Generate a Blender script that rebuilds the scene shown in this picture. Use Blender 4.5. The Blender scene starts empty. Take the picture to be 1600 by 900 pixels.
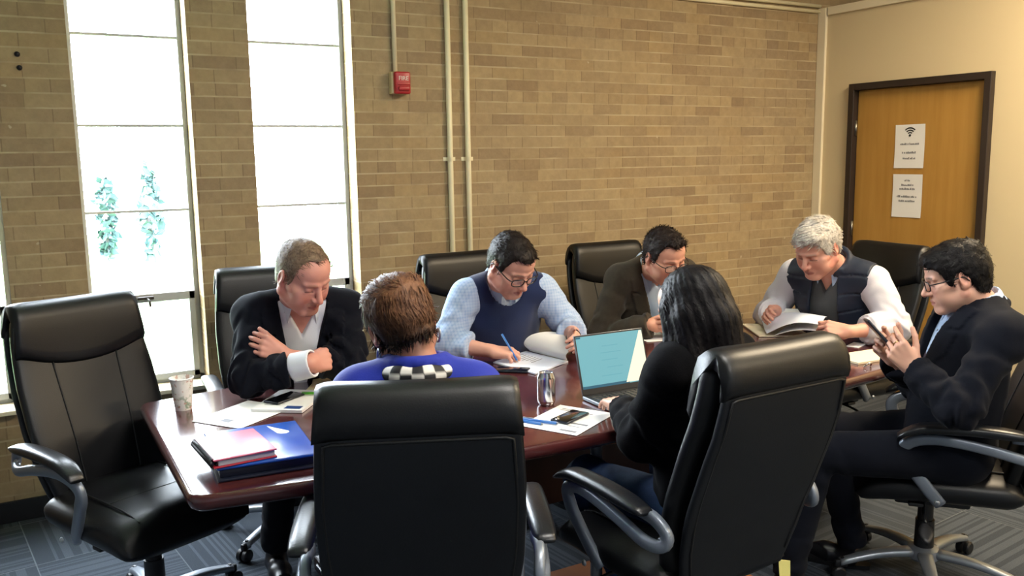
import bpy, bmesh, math, random
import numpy as np
from mathutils import Vector, Matrix, Euler

random.seed(7)
RNG = np.random.default_rng(7)
sc = bpy.context.scene
COL = sc.collection
PI = math.pi
A = np.array

# ------------------------------------------------------------------ objects
def tag(o, label=None, cat=None, group=None, kind=None):
    if label: o['label'] = label
    if cat: o['category'] = cat
    if group: o['group'] = group
    if kind: o['kind'] = kind
    return o

def thing(name, label, cat, loc=(0, 0, 0), rz=0.0, group=None):
    o = bpy.data.objects.new(name, None)
    o.empty_display_size = 0.1
    COL.objects.link(o)
    o.location = loc
    o.rotation_euler = (0, 0, rz)
    return tag(o, label, cat, group)

def frame_of(o):
    """world matrix of the top-level object (parts have identity transforms)"""
    while o.parent is not None:
        o = o.parent
    return Matrix.Translation(o.location) @ o.rotation_euler.to_matrix().to_4x4()

def mesh_data(name, V, Fq, mat, smooth=True, col=None):
    V = np.asarray(V, dtype=np.float32).reshape(-1, 3)
    me = bpy.data.meshes.new(name)
    if isinstance(Fq, np.ndarray) and Fq.ndim == 2:
        nf, k = Fq.shape
        me.vertices.add(len(V)); me.vertices.foreach_set('co', V.ravel())
        me.loops.add(nf * k); me.loops.foreach_set('vertex_index', Fq.astype(np.int32).ravel())
        me.polygons.add(nf)
        me.polygons.foreach_set('loop_start', np.arange(0, nf * k, k, dtype=np.int32))
        me.update(calc_edges=True); me.validate()
    else:
        me.from_pydata([tuple(map(float, v)) for v in V], [], [tuple(int(i) for i in f) for f in Fq])
        me.update(); 
    if smooth is True:
        me.polygons.foreach_set('use_smooth', np.ones(len(me.polygons), dtype=bool))
    if col is not None:
        at = me.color_attributes.new('Col', 'FLOAT_COLOR', 'POINT')
        c4 = np.ones((len(V), 4), dtype=np.float32); c4[:, :3] = col
        at.data.foreach_set('color', c4.ravel())
    if mat: me.materials.append(mat)
    return me

def part(name, VF, mat, parent=None, world=False, smooth=True, col=None, origin=None, angle=None):
    """one mesh object; world=True -> V in world coordinates, brought into the parent's frame"""
    V, Fq = VF[0], VF[1]
    V = np.asarray(V, dtype=float).reshape(-1, 3)
    if parent is not None and world:
        M = np.array(frame_of(parent).inverted())
        V = V @ M[:3, :3].T + M[:3, 3]
    if parent is None and origin is not None:
        V = V - A(origin)
    me = mesh_data(name, V, Fq, mat, smooth is not False, col)
    o = bpy.data.objects.new(name, me)
    COL.objects.link(o)
    if parent is not None: o.parent = parent
    elif origin is not None: o.location = origin
    if smooth == 'auto':
        me.polygons.foreach_set('use_smooth', np.ones(len(me.polygons), dtype=bool))
        me.set_sharp_from_angle(angle=math.radians(angle or 35))
    return o

def copy_tree(o, parent=None):
    c = o.copy(); COL.objects.link(c)
    if parent is not None: c.parent = parent
    for ch in [x for x in o.children]:
        copy_tree(ch, c)
    return c

# ------------------------------------------------------------------ geometry builder
class G:
    def __init__(s): s.v = []; s.f = []; s.n = 0
    def add(s, V, Fq):
        V = np.asarray(V, float).reshape(-1, 3)
        s.v.append(V); s.f += [tuple(int(i) + s.n for i in f) for f in Fq]; s.n += len(V)
        return s
    def out(s): return (np.vstack(s.v), s.f)
    def box(s, c, size, rot=None, bev=0.0, seg=2):
        bm = bmesh.new(); bmesh.ops.create_cube(bm, size=1.0)
        for v in bm.verts: v.co = Vector((v.co.x * size[0], v.co.y * size[1], v.co.z * size[2]))
        if bev > 0:
            bmesh.ops.bevel(bm, geom=bm.edges[:], offset=bev, segments=seg, profile=0.5, affect='EDGES')
        bm.verts.index_update()
        V = A([v.co[:] for v in bm.verts]); Fq = [[v.index for v in f.verts] for f in bm.faces]
        bm.free()
        if rot is not None: V = V @ np.asarray(rot, float).T
        return s.add(V + A(c), Fq)
    def loft(s, rings, caps=True, closed=True):
        rings = np.asarray(rings, float); m, n = rings.shape[:2]
        Fq = []
        for i in range(m - 1):
            for j in range(n if closed else n - 1):
                j2 = (j + 1) % n
                Fq.append((i * n + j, i * n + j2, (i + 1) * n + j2, (i + 1) * n + j))
        if caps and closed:
            Fq.append(tuple(range(n))[::-1]); Fq.append(tuple((m - 1) * n + j for j in range(n)))
        return s.add(rings.reshape(-1, 3), Fq)
    def sweep(s, path, sec, up=(0, 0, 1), scale=None, caps=True):
        """sec: (n,2) in (side, up') coordinates; path (m,3)"""
        P = np.asarray(path, float); m = len(P); sec = np.asarray(sec, float)
        T = np.gradient(P, axis=0); T /= np.linalg.norm(T, axis=1)[:, None] + 1e-12
        up = np.asarray(up, float); rings = []
        prev = None
        for i in range(m):
            if prev is None:
                u = up - T[i] * (up @ T[i])
                if np.linalg.norm(u) < 1e-3: u = A((0, 1, 0.)) - T[i] * T[i][1]
            else:
                u = prev - T[i] * (prev @ T[i])
            u /= np.linalg.norm(u); prev = u
            sd = np.cross(T[i], u)
            k = 1.0 if scale is None else scale[i]
            rings.append(P[i] + k * (sec[:, :1] * sd + sec[:, 1:] * u))
        return s.loft(rings, caps)
    def tube(s, path, r, n=8, caps=True):
        P = np.asarray(path, float)
        t = np.linspace(0, 2 * PI, n, endpoint=False)
        sec = np.c_[np.cos(t), np.sin(t)]
        r = np.broadcast_to(np.asarray(r, float), (len(P),))
        d = P[-1] - P[0]
        up = (0, 0, 1) if abs(d[2]) < 0.9 * np.linalg.norm(d) + 1e-9 else (0, 1, 0)
        return s.sweep(P, sec, up, r, caps)
    def lathe(s, prof, n=24, c=(0, 0, 0), axis=None):
        t = np.linspace(0, 2 * PI, n, endpoint=False)
        rings = [np.c_[r * np.cos(t), r * np.sin(t), np.full(n, z)] for r, z in prof]
        rings = A(rings)
        if axis is not None: rings = rings @ np.asarray(axis, float).T
        return s.loft(rings + A(c), True)

def sup(a, b, n=24, e=4.0, t0=0.0):
    t = np.linspace(0, 2 * PI, n, endpoint=False) + t0
    c, s_ = np.cos(t), np.sin(t)
    return np.c_[a * np.sign(c) * np.abs(c) ** (2 / e), b * np.sign(s_) * np.abs(s_) ** (2 / e)]

def spline(pts, n=24):
    """Catmull-Rom through pts"""
    P = np.asarray(pts, float); P = np.vstack([2 * P[0] - P[1], P, 2 * P[-1] - P[-2]])
    out = []; m = len(P) - 3
    for u in np.linspace(0, m - 1e-9, n):
        i = int(u); t = u - i
        p0, p1, p2, p3 = P[i:i + 4]
        out.append(0.5 * (2 * p1 + (p2 - p0) * t + (2 * p0 - 5 * p1 + 4 * p2 - p3) * t * t + (3 * p1 - p0 - 3 * p2 + p3) * t ** 3))
    return A(out)

def rotz(a):
    c, s_ = math.cos(a), math.sin(a)
    return A([[c, -s_, 0], [s_, c, 0], [0, 0, 1]])

def nrm(v):
    v = np.asarray(v, float); return v / (np.linalg.norm(v) + 1e-12)

# ------------------------------------------------------------------ materials
def srgb(h):
    h = h.lstrip('#'); c = [int(h[i:i + 2], 16) / 255 for i in (0, 2, 4)]
    return tuple(x / 12.92 if x <= 0.04045 else ((x + 0.055) / 1.055) ** 2.4 for x in c)

def mat(name, col, rough=0.5, metal=0.0, spec=0.5, coat=0.0, bump=None, noise=None, emit=None, sheen=0.0, attr=False, alpha=None, trans=0.0, sss=0.0, coat_rough=0.1):
    """bump=(scale, strength[, detail]); noise=(scale, amount): value variation of the base colour"""
    m = bpy.data.materials.new(name); m.use_nodes = True
    nt = m.node_tree; N, L = nt.nodes, nt.links
    b = N['Principled BSDF']
    c = srgb(col) if isinstance(col, str) else col
    b.inputs['Base Color'].default_value = (*c, 1)
    b.inputs['Roughness'].default_value = rough
    b.inputs['Metallic'].default_value = metal
    b.inputs['Specular IOR Level'].default_value = spec
    b.inputs['Coat Weight'].default_value = coat
    b.inputs['Coat Roughness'].default_value = coat_rough
    b.inputs['Sheen Weight'].default_value = sheen
    b.inputs['Transmission Weight'].default_value = trans
    if sss:
        b.inputs['Subsurface Weight'].default_value = sss
        b.inputs['Subsurface Radius'].default_value = (0.012, 0.005, 0.003)
        b.inputs['Subsurface Scale'].default_value = 1.0
    if alpha is not None: b.inputs['Alpha'].default_value = alpha
    src = None
    tc = N.new('ShaderNodeTexCoord')
    if attr:
        at = N.new('ShaderNodeAttribute'); at.attribute_name = 'Col'
        src = at.outputs['Color']
    if noise:
        nz = N.new('ShaderNodeTexNoise'); nz.inputs['Scale'].default_value = noise[0]; nz.inputs['Detail'].default_value = 5
        L.new(tc.outputs['Object'], nz.inputs['Vector'])
        mr = N.new('ShaderNodeMapRange'); mr.inputs['From Min'].default_value = 0.25; mr.inputs['From Max'].default_value = 0.75
        mr.inputs['To Min'].default_value = 1 - noise[1]; mr.inputs['To Max'].default_value = 1 + noise[1]
        L.new(nz.outputs['Fac'], mr.inputs['Value'])
        mx = N.new('ShaderNodeMix'); mx.data_type = 'RGBA'; mx.blend_type = 'MULTIPLY'; mx.inputs[0].default_value = 1
        if src is not None: L.new(src, mx.inputs[6])
        else: mx.inputs[6].default_value = (*c, 1)
        L.new(mr.outputs['Result'], mx.inputs[7]); src = mx.outputs[2]
    if src is not None: L.new(src, b.inputs['Base Color'])
    if bump:
        nz = N.new('ShaderNodeTexNoise'); nz.inputs['Scale'].default_value = bump[0]
        nz.inputs['Detail'].default_value = bump[2] if len(bump) > 2 else 4
        L.new(tc.outputs['Object'], nz.inputs['Vector'])
        bp = N.new('ShaderNodeBump'); bp.inputs['Strength'].default_value = bump[1]; bp.inputs['Distance'].default_value = 0.004
        L.new(nz.outputs['Fac'], bp.inputs['Height']); L.new(bp.outputs['Normal'], b.inputs['Normal'])
    if emit:
        b.inputs['Emission Color'].default_value = (*emit[0], 1); b.inputs['Emission Strength'].default_value = emit[1]
    return m

class NB:
    """tiny node helper"""
    def __init__(s, m): s.nt = m.node_tree; s.N = s.nt.nodes; s.L = s.nt.links
    def math(s, op, a, b=None, c=None):
        n = s.N.new('ShaderNodeMath'); n.operation = op
        for i, x in enumerate((a, b, c)):
            if x is None: continue
            if hasattr(x, 'is_output'): s.L.new(x, n.inputs[i])
            else: n.inputs[i].default_value = x
        return n.outputs[0]
    def mix(s, f, a, b, mode='MIX'):
        n = s.N.new('ShaderNodeMix'); n.data_type = 'RGBA'; n.blend_type = mode
        for i, x in ((0, f), (6, a), (7, b)):
            if hasattr(x, 'is_output'): s.L.new(x, n.inputs[i])
            elif i == 0: n.inputs[0].default_value = x
            else: n.inputs[i].default_value = (*x, 1)
        return n.outputs[2]
    def noise(s, vec, scale, detail=4, rough=0.5):
        n = s.N.new('ShaderNodeTexNoise'); n.inputs['Scale'].default_value = scale
        n.inputs['Detail'].default_value = detail; n.inputs['Roughness'].default_value = rough
        s.L.new(vec, n.inputs['Vector']); return n.outputs['Fac']
    def rng(s, v, a, b, c, d):
        n = s.N.new('ShaderNodeMapRange')
        s.L.new(v, n.inputs['Value'])
        for k, x in zip(('From Min', 'From Max', 'To Min', 'To Max'), (a, b, c, d)): n.inputs[k].default_value = x
        return n.outputs['Result']
    def comb(s, x, y, z=0.0):
        n = s.N.new('ShaderNodeCombineXYZ')
        for i, q in enumerate((x, y, z)):
            if hasattr(q, 'is_output'): s.L.new(q, n.inputs[i])
            else: n.inputs[i].default_value = q
        return n.outputs[0]
    def white(s, vec):
        n = s.N.new('ShaderNodeTexWhiteNoise'); n.noise_dimensions = '3D'; s.L.new(vec, n.inputs['Vector']); return n.outputs['Value']
    def bump(s, h, strength, dist=0.004):
        n = s.N.new('ShaderNodeBump'); n.inputs['Strength'].default_value = strength; n.inputs['Distance'].default_value = dist
        s.L.new(h, n.inputs['Height']); return n.outputs['Normal']

def brick_mat(name):
    m = mat(name, '#9a8468', 0.75, spec=0.3)
    nb = NB(m); b = nb.N['Principled BSDF']
    g = nb.N.new('ShaderNodeNewGeometry'); sx = nb.N.new('ShaderNodeSeparateXYZ'); nb.L.new(g.outputs['Position'], sx.inputs[0])
    sn = nb.N.new('ShaderNodeSeparateXYZ'); nb.L.new(g.outputs['Normal'], sn.inputs[0])
    # along-wall coordinate: x on faces that look into the room, y on the reveals
    isrev = nb.math('GREATER_THAN', nb.math('ABSOLUTE', sn.outputs[0]), 0.7)
    u = nb.math('ADD', nb.math('MULTIPLY', sx.outputs[1], isrev), nb.math('MULTIPLY', sx.outputs[0], nb.math('SUBTRACT', 1.0, isrev)))
    RH, BL = 0.0648, 0.2032
    zz = nb.math('ADD', sx.outputs[2], 0.0095)
    row = nb.math('FLOOR', nb.math('DIVIDE', zz, RH))
    fz = nb.math('MULTIPLY', nb.math('SUBTRACT', nb.math('DIVIDE', zz, RH), row), RH)
    # every sixth course is laid as headers
    hd = nb.math('LESS_THAN', nb.math('MODULO', row, 6.0), 0.5)
    bl = nb.math('ADD', BL, nb.math('MULTIPLY', hd, -BL / 2))
    off = nb.math('MULTIPLY', nb.math('MODULO', row, 2.0), 0.5)
    jit = nb.math('MULTIPLY', nb.white(nb.comb(row, 3.3, 1.1)), 0.12)
    uu = nb.math('ADD', nb.math('ADD', nb.math('DIVIDE', u, bl), off), jit)
    ci = nb.math('FLOOR', uu)
    fu = nb.math('MULTIPLY', nb.math('SUBTRACT', uu, ci), bl)
    jw = nb.math('ADD', 0.0045, nb.math('MULTIPLY', nb.noise(g.outputs['Position'], 9.0, 3), 0.006))
    hj = nb.math('LESS_THAN', fz, jw)
    vj = nb.math('LESS_THAN', fu, nb.math('MULTIPLY', jw, 0.75))
    rv = nb.white(nb.comb(ci, row, 0.7))
    rv2 = nb.white(nb.comb(ci, row, 5.7))
    base = nb.mix(nb.math('POWER', rv, 1.6), srgb('#a8936f'), srgb('#927c5e'))
    base = nb.mix(nb.math('MULTIPLY', nb.math('GREATER_THAN', rv2, 0.86), 0.5), base, srgb('#a58d66'))
    base = nb.mix(nb.math('MULTIPLY', nb.math('LESS_THAN', rv2, 0.08), 0.35), base, srgb('#77624e'))
    # paint wear and stains
    st = nb.rng(nb.noise(g.outputs['Position'], 1.7, 5, 0.6), 0.40, 0.72, 0.0, 0.35)
    base = nb.mix(st, base, srgb('#988a74'))
    st2 = nb.rng(nb.noise(g.outputs['Position'], 26.0, 4, 0.6), 0.35, 0.7, 0.90, 1.08)
    base = nb.mix(1.0, base, nb.comb(st2, st2, st2), 'MULTIPLY')
    chips = nb.math('GREATER_THAN', nb.noise(g.outputs['Position'], 17.0, 2), 0.765)
    base = nb.mix(nb.math('MULTIPLY', chips, 0.55), base, srgb('#c9bda2'))
    hjv = nb.rng(nb.noise(g.outputs['Position'], 5.0, 3), 0.40, 0.62, 0.25, 0.95)
    c = nb.mix(nb.math('MULTIPLY', vj, 0.45), base, srgb('#6d5b46'))
    c = nb.mix(nb.math('MULTIPLY', hj, hjv), c, srgb('#b9a888'))
    nb.L.new(c, b.inputs['Base Color'])
    h = nb.math('SUBTRACT', 1.0, nb.math('MAXIMUM', hj, vj))
    h = nb.math('ADD', h, nb.math('MULTIPLY', nb.noise(g.outputs['Position'], 60.0, 4), 0.25))
    h = nb.math('ADD', h, nb.math('MULTIPLY', rv, 0.3))
    nb.L.new(nb.bump(h, 0.8, 0.006), b.inputs['Normal'])
    return m

def carpet_mat(name):
    m = mat(name, '#4a4f56', 0.95, spec=0.1)
    nb = NB(m); b = nb.N['Principled BSDF']
    g = nb.N.new('ShaderNodeNewGeometry'); sx = nb.N.new('ShaderNodeSeparateXYZ'); 
    mp = nb.N.new('ShaderNodeMapping'); mp.inputs['Rotation'].default_value = (0, 0, math.radians(-6)); mp.inputs['Location'].default_value = (0.13, 0.1, 0)
    nb.L.new(g.outputs['Position'], mp.inputs['Vector']); nb.L.new(mp.outputs[0], sx.inputs[0])
    S = 0.5
    xi = nb.math('FLOOR', nb.math('DIVIDE', sx.outputs[0], S)); yi = nb.math('FLOOR', nb.math('DIVIDE', sx.outputs[1], S))
    par = nb.math('MODULO', nb.math('ABSOLUTE', nb.math('ADD', xi, yi)), 2.0)
    t = nb.math('ADD', nb.math('MULTIPLY', sx.outputs[0], par), nb.math('MULTIPLY', sx.outputs[1], nb.math('SUBTRACT', 1.0, par)))
    li = nb.math('FLOOR', nb.math('DIVIDE', t, 0.0115))
    lv = nb.white(nb.comb(li, xi, yi))
    line = nb.math('MULTIPLY', nb.math('GREATER_THAN', lv, 0.55), 0.55)
    base = nb.mix(line, srgb('#3d434b'), srgb('#5b626b'))
    tv = nb.white(nb.comb(xi, yi, 2.2))
    base = nb.mix(nb.math('MULTIPLY', tv, 0.4), base, srgb('#4a5058'))
    fx = nb.math('FRACT', nb.math('DIVIDE', sx.outputs[0], S)); fy = nb.math('FRACT', nb.math('DIVIDE', sx.outputs[1], S))
    seam = nb.math('LESS_THAN', nb.math('MINIMUM', fx, fy), 0.009)
    base = nb.mix(nb.math('MULTIPLY', seam, 0.5), base, srgb('#7c8288'))
    nv = nb.rng(nb.noise(g.outputs['Position'], 300.0, 2), 0.3, 0.7, 0.8, 1.2)
    base = nb.mix(1.0, base, nb.comb(nv, nv, nv), 'MULTIPLY')
    nb.L.new(base, b.inputs['Base Color'])
    nb.L.new(nb.bump(nb.noise(g.outputs['Position'], 400.0, 3), 0.5, 0.004), b.inputs['Normal'])
    return m

def wood_mat(name, c1, c2, rough, coat=0.0, axis='X', scale=6.0, spec=0.5):
    m = mat(name, c1, rough, coat=coat, spec=spec)
    nb = NB(m); b = nb.N['Principled BSDF']
    g = nb.N.new('ShaderNodeTexCoord')
    mp = nb.N.new('ShaderNodeMapping')
    sc_ = {'X': (1, 14, 14), 'Y': (14, 1, 14), 'Z': (14, 14, 1)}[axis]
    mp.inputs['Scale'].default_value = sc_
    nb.L.new(g.outputs['Object'], mp.inputs['Vector'])
    n1 = nb.noise(mp.outputs[0], scale * 0.5, 6, 0.6)
    n2 = nb.noise(g.outputs['Object'], 2.3, 3)
    f = nb.rng(nb.math('ADD', nb.math('MULTIPLY', n1, 0.7), nb.math('MULTIPLY', n2, 0.3)), 0.35, 0.65, 0.0, 1.0)
    nb.L.new(nb.mix(f, srgb(c1), srgb(c2)), b.inputs['Base Color'])
    return m

def check_mat(name, c1, c2, scale, rough=0.8):
    """woven check (fine shirt pattern or bold scarf squares) on object coordinates"""
    m = mat(name, c1, rough, spec=0.2)
    nb = NB(m); b = nb.N['Principled BSDF']
    g = nb.N.new('ShaderNodeTexCoord'); sx = nb.N.new('ShaderNodeSeparateXYZ')
    nb.L.new(g.outputs['Object'], sx.inputs[0])
    q = [nb.math('LESS_THAN', nb.math('FRACT', nb.math('MULTIPLY', sx.outputs[i], scale)), 0.4) for i in range(3)]
    f = nb.math('MULTIPLY', nb.math('ADD', nb.math('ADD', q[0], q[1]), q[2]), 0.33)
    nb.L.new(nb.mix(f, srgb(c1), srgb(c2)), b.inputs['Base Color'])
    return m

M = {}
M['brick'] = brick_mat('painted tan brick')
M['carpet'] = carpet_mat('striped carpet tile')
M['cream'] = mat('cream wall paint', '#d8c6a0', 0.7, bump=(220, 0.12))
M['creamtrim'] = mat('cream trim paint', '#ece0c2', 0.5)
M['ceil'] = mat('ceiling tile', '#c6c8ca', 0.9, bump=(150, 0.3))
M['white_wall'] = mat('cool white wall paint', '#9ea6b0', 0.8, bump=(200, 0.1))
M['door'] = wood_mat('honey birch veneer', '#b68a44', '#a87b38', 0.45, axis='Z', scale=3.0)
M['darkframe'] = mat('dark brown door frame paint', '#2b211c', 0.5)
M['steel'] = mat('brushed hinge steel', '#9a968c', 0.35, 1.0)
M['winframe'] = mat('painted grey steel window frame', '#b4b6b8', 0.5)
M['pipe'] = mat('cream painted conduit', '#ece3c0', 0.45)
M['red'] = mat('red alarm plastic', '#a81f27', 0.35)
M['beigebox'] = mat('beige painted back box', '#cdbf95', 0.5)
M['whiteplastic'] = mat('white lettering', '#e6e4de', 0.4)
M['black'] = mat('matt black plastic', '#121316', 0.45)
M['base_black'] = mat('black vinyl baseboard', '#17181a', 0.5)
M['leather'] = mat('black bonded leather', '#090a0d', 0.40, spec=0.40, bump=(230, 0.07, 3), noise=(8, 0.2))
M['leather2'] = mat('black leather back panel', '#0f1217', 0.46, spec=0.40, bump=(230, 0.07, 3), noise=(5, 0.2))
M['pad'] = mat('black armrest leather', '#131519', 0.33, spec=0.5, bump=(150, 0.12))
M['armgrey'] = mat('grey metallic arm plastic', '#7d8591', 0.34, 0.35)
M['silver'] = mat('silver painted metal', '#9aa1aa', 0.33, 0.6)
M['thread'] = mat('dark seam piping', '#08090a', 0.5)
M['tagyellow'] = mat('yellow paper tag', '#e8e08a', 0.6)
M['table'] = wood_mat('dark mahogany lacquer', '#552827', '#431e1f', 0.2, coat=0.6, axis='X', scale=5.0)
M['tablebase'] = wood_mat('dark mahogany panel', '#30161a', '#241013', 0.35, axis='Z', scale=5.0)
M['chrome'] = mat('chrome', '#d8dade', 0.12, 1.0)
M['aluminium'] = mat('brushed can aluminium', '#d5d6da', 0.18, 1.0)
M['paper'] = mat('white paper', '#e9e9e8', 0.7)
M['paper2'] = mat('cool white paper', '#dde3f2', 0.7)
M['ink'] = mat('grey printing ink', '#77787e', 0.7)
M['inkblack'] = mat('black printing ink', '#1c1c1e', 0.7)
M['creampaper'] = mat('cream notepad paper', '#e8dcc0', 0.7)
M['yellowpaper'] = mat('pale yellow folder card', '#d9cf9f', 0.7)
M['tan'] = mat('tan card', '#c9b48f', 0.7)
M['logoblue'] = mat('dark blue print', '#1d3f7c', 0.5)
M['greenpen'] = mat('green pen plastic', '#58b232', 0.4)
M['bluepen'] = mat('blue pen plastic', '#3f79c6', 0.3)
M['pink'] = mat('pink red leatherette', '#cc5877', 0.35, coat=0.3, bump=(180, 0.1))
M['redpage'] = mat('red cover board', '#b5303f', 0.5)
M['pages'] = mat('page block', '#b9b9bd', 0.8)
M['blue'] = mat('bright blue vinyl', '#0b4fb4', 0.28, coat=0.4)
M['bluedark'] = mat('dark folder gusset', '#131a2c', 0.5)
M['phone'] = mat('black phone glass', '#0c0d10', 0.08, coat=0.5)
M['phoneedge'] = mat('dark phone edge', '#3a3e46', 0.3, 0.7)
M['phonewhite'] = mat('light phone edge', '#cfccc6', 0.35, 0.4)
M['lapgrey'] = mat('laptop grey aluminium', '#6d7178', 0.35, 0.7)
M['keys'] = mat('black laptop keys', '#15161a', 0.5)
M['cup'] = mat('white paper cup', '#e6e3dd', 0.6)
M['brownpanel'] = mat('brown fibreboard', '#9a5f36', 0.7, noise=(12, 0.15))
M['glass'] = None
# ------------------------------------------------------------------ the room
WY = 4.482          # brick wall face
XR = 5.075          # partition face
CEIL = 3.25
DEPTH = 0.13        # window reveal

def struct(name, VF, m, parent=None, smooth=False, **k):
    o = part(name, VF, m, parent, smooth=smooth, **k)
    if parent is None: o['kind'] = 'structure'
    return o

g = G().add([(-2.2, -2.2, 0), (7, -2.2, 0), (7, 4.9, 0), (-2.2, 4.9, 0), (-2.2, -2.2, -0.06), (7, -2.2, -0.06), (7, 4.9, -0.06), (-2.2, 4.9, -0.06)],
            [(0, 1, 2, 3), (7, 6, 5, 4), (0, 4, 5, 1), (1, 5, 6, 2), (2, 6, 7, 3), (3, 7, 4, 0)])
struct('floor', g.out(), M['carpet'])
struct('ceiling', G().box((2.4, 1.35, CEIL + 0.04), (9.2, 7.1, 0.08)).out(), M['ceil'])

# brick wall: three tall openings
WIN = [(-0.555, -0.037), (0.279, 0.790), (1.079, 1.606)]
ZB, ZT = 0.515, 2.93
g = G(); T = 0.32
def wbox(x0, x1, z0, z1):
    g.box(((x0 + x1) / 2, WY + T / 2, (z0 + z1) / 2), (x1 - x0, T, z1 - z0))
edges = [-2.2] + [e for w in WIN for e in w] + [7.0]
for i in range(0, len(edges), 2): wbox(edges[i], edges[i + 1], 0, CEIL)
for a, b in WIN:
    wbox(a, b, 0, ZB); wbox(a, b, ZT, CEIL)
struct('wall_back', g.out(), M['brick'])
struct('wall_left', G().box((-2.26, 1.35, CEIL / 2), (0.12, 7.1, CEIL)).out(), M['white_wall'])
struct('wall_front', G().box((2.4, -2.26, CEIL / 2), (9.2, 0.12, CEIL)).out(), M['white_wall'])
struct('wall_far', G().box((7.06, 1.35, CEIL / 2), (0.12, 7.1, CEIL)).out(), M['white_wall'])

# partition with the door opening
DY0, DY1, DZ = 3.166, 4.177, 2.083     # outer edges of the door frame
PT = 2.585
g = G()
def pbox(y0, y1, z0, z1): g.box((XR + 0.06, (y0 + y1) / 2, (z0 + z1) / 2), (0.12, y1 - y0, z1 - z0))
pbox(DY1, WY - 0.002, 0, PT); pbox(-2.2, DY0, 0, PT); pbox(DY0, DY1, DZ, PT)
struct('wall_right', g.out(), M['cream'])
g = G()
g.box((XR + 0.055, WY - 0.036, PT / 2 + 0.02), (0.15, 0.07, PT + 0.04), bev=0.004)
struct('trim_1', g.out(), M['creamtrim'])
g = G().box((XR + 0.055, 1.10, PT + 0.012), (0.15, 6.6, 0.055), bev=0.004)
struct('trim_2', g.out(), M['creamtrim'])

# door
t = thing('door_1', None, None, (XR, (DY0 + DY1) / 2, 0)); t['kind'] = 'structure'
g = G(); fw = 0.044
g.box((XR + 0.04, DY0 + fw / 2, DZ / 2), (0.16, fw, DZ), bev=0.004)
g.box((XR + 0.04, DY1 - fw / 2, DZ / 2), (0.16, fw, DZ), bev=0.004)
g.box((XR + 0.04, (DY0 + DY1) / 2, DZ - fw / 2), (0.159, DY1 - DY0 - 0.004, fw), bev=0.004)
part('door_frame', g.out(), M['darkframe'], t, world=True, smooth=False)
part('door_panel', G().box((XR + 0.03, (DY0 + DY1) / 2, (DZ - fw) / 2 + 0.004), (0.044, DY1 - DY0 - 2 * fw - 0.006, DZ - fw - 0.012), bev=0.002).out(), M['door'], t, world=True, smooth=False)
for z in (1.785, 1.10, 0.28):
    g = G().tube([(XR - 0.004, DY1 - fw - 0.001, z - 0.052), (XR - 0.004, DY1 - fw - 0.001, z + 0.052)], 0.008, 10)
    g.box((XR + 0.004, DY1 - fw + 0.008, z), (0.004, 0.026, 0.10))
    part('hinge', g.out(), M['steel'], t, world=True)
g = G().lathe([(0.0, 0), (0.03, 0.0), (0.03, 0.008), (0.012, 0.012), (0.011, 0.04), (0.024, 0.048), (0.027, 0.062), (0.02, 0.074), (0.0, 0.076)], 20, (XR + 0.008, DY0 + fw + 0.07, 0.96), A([[0, 0, -1], [0, 1, 0], [1, 0, 0]]))
part('door_knob', g.out(), M['steel'], t, world=True)

# baseboards
struct('baseboard_back', G().box((1.43, WY - 0.008, 0.05), (7.24, 0.014, 0.10), bev=0.003).out(), M['base_black'])
struct('baseboard_right', G().box((XR - 0.008, 0.48, 0.05), (0.014, 5.3, 0.10), bev=0.003).out(), M['base_black'])

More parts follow.
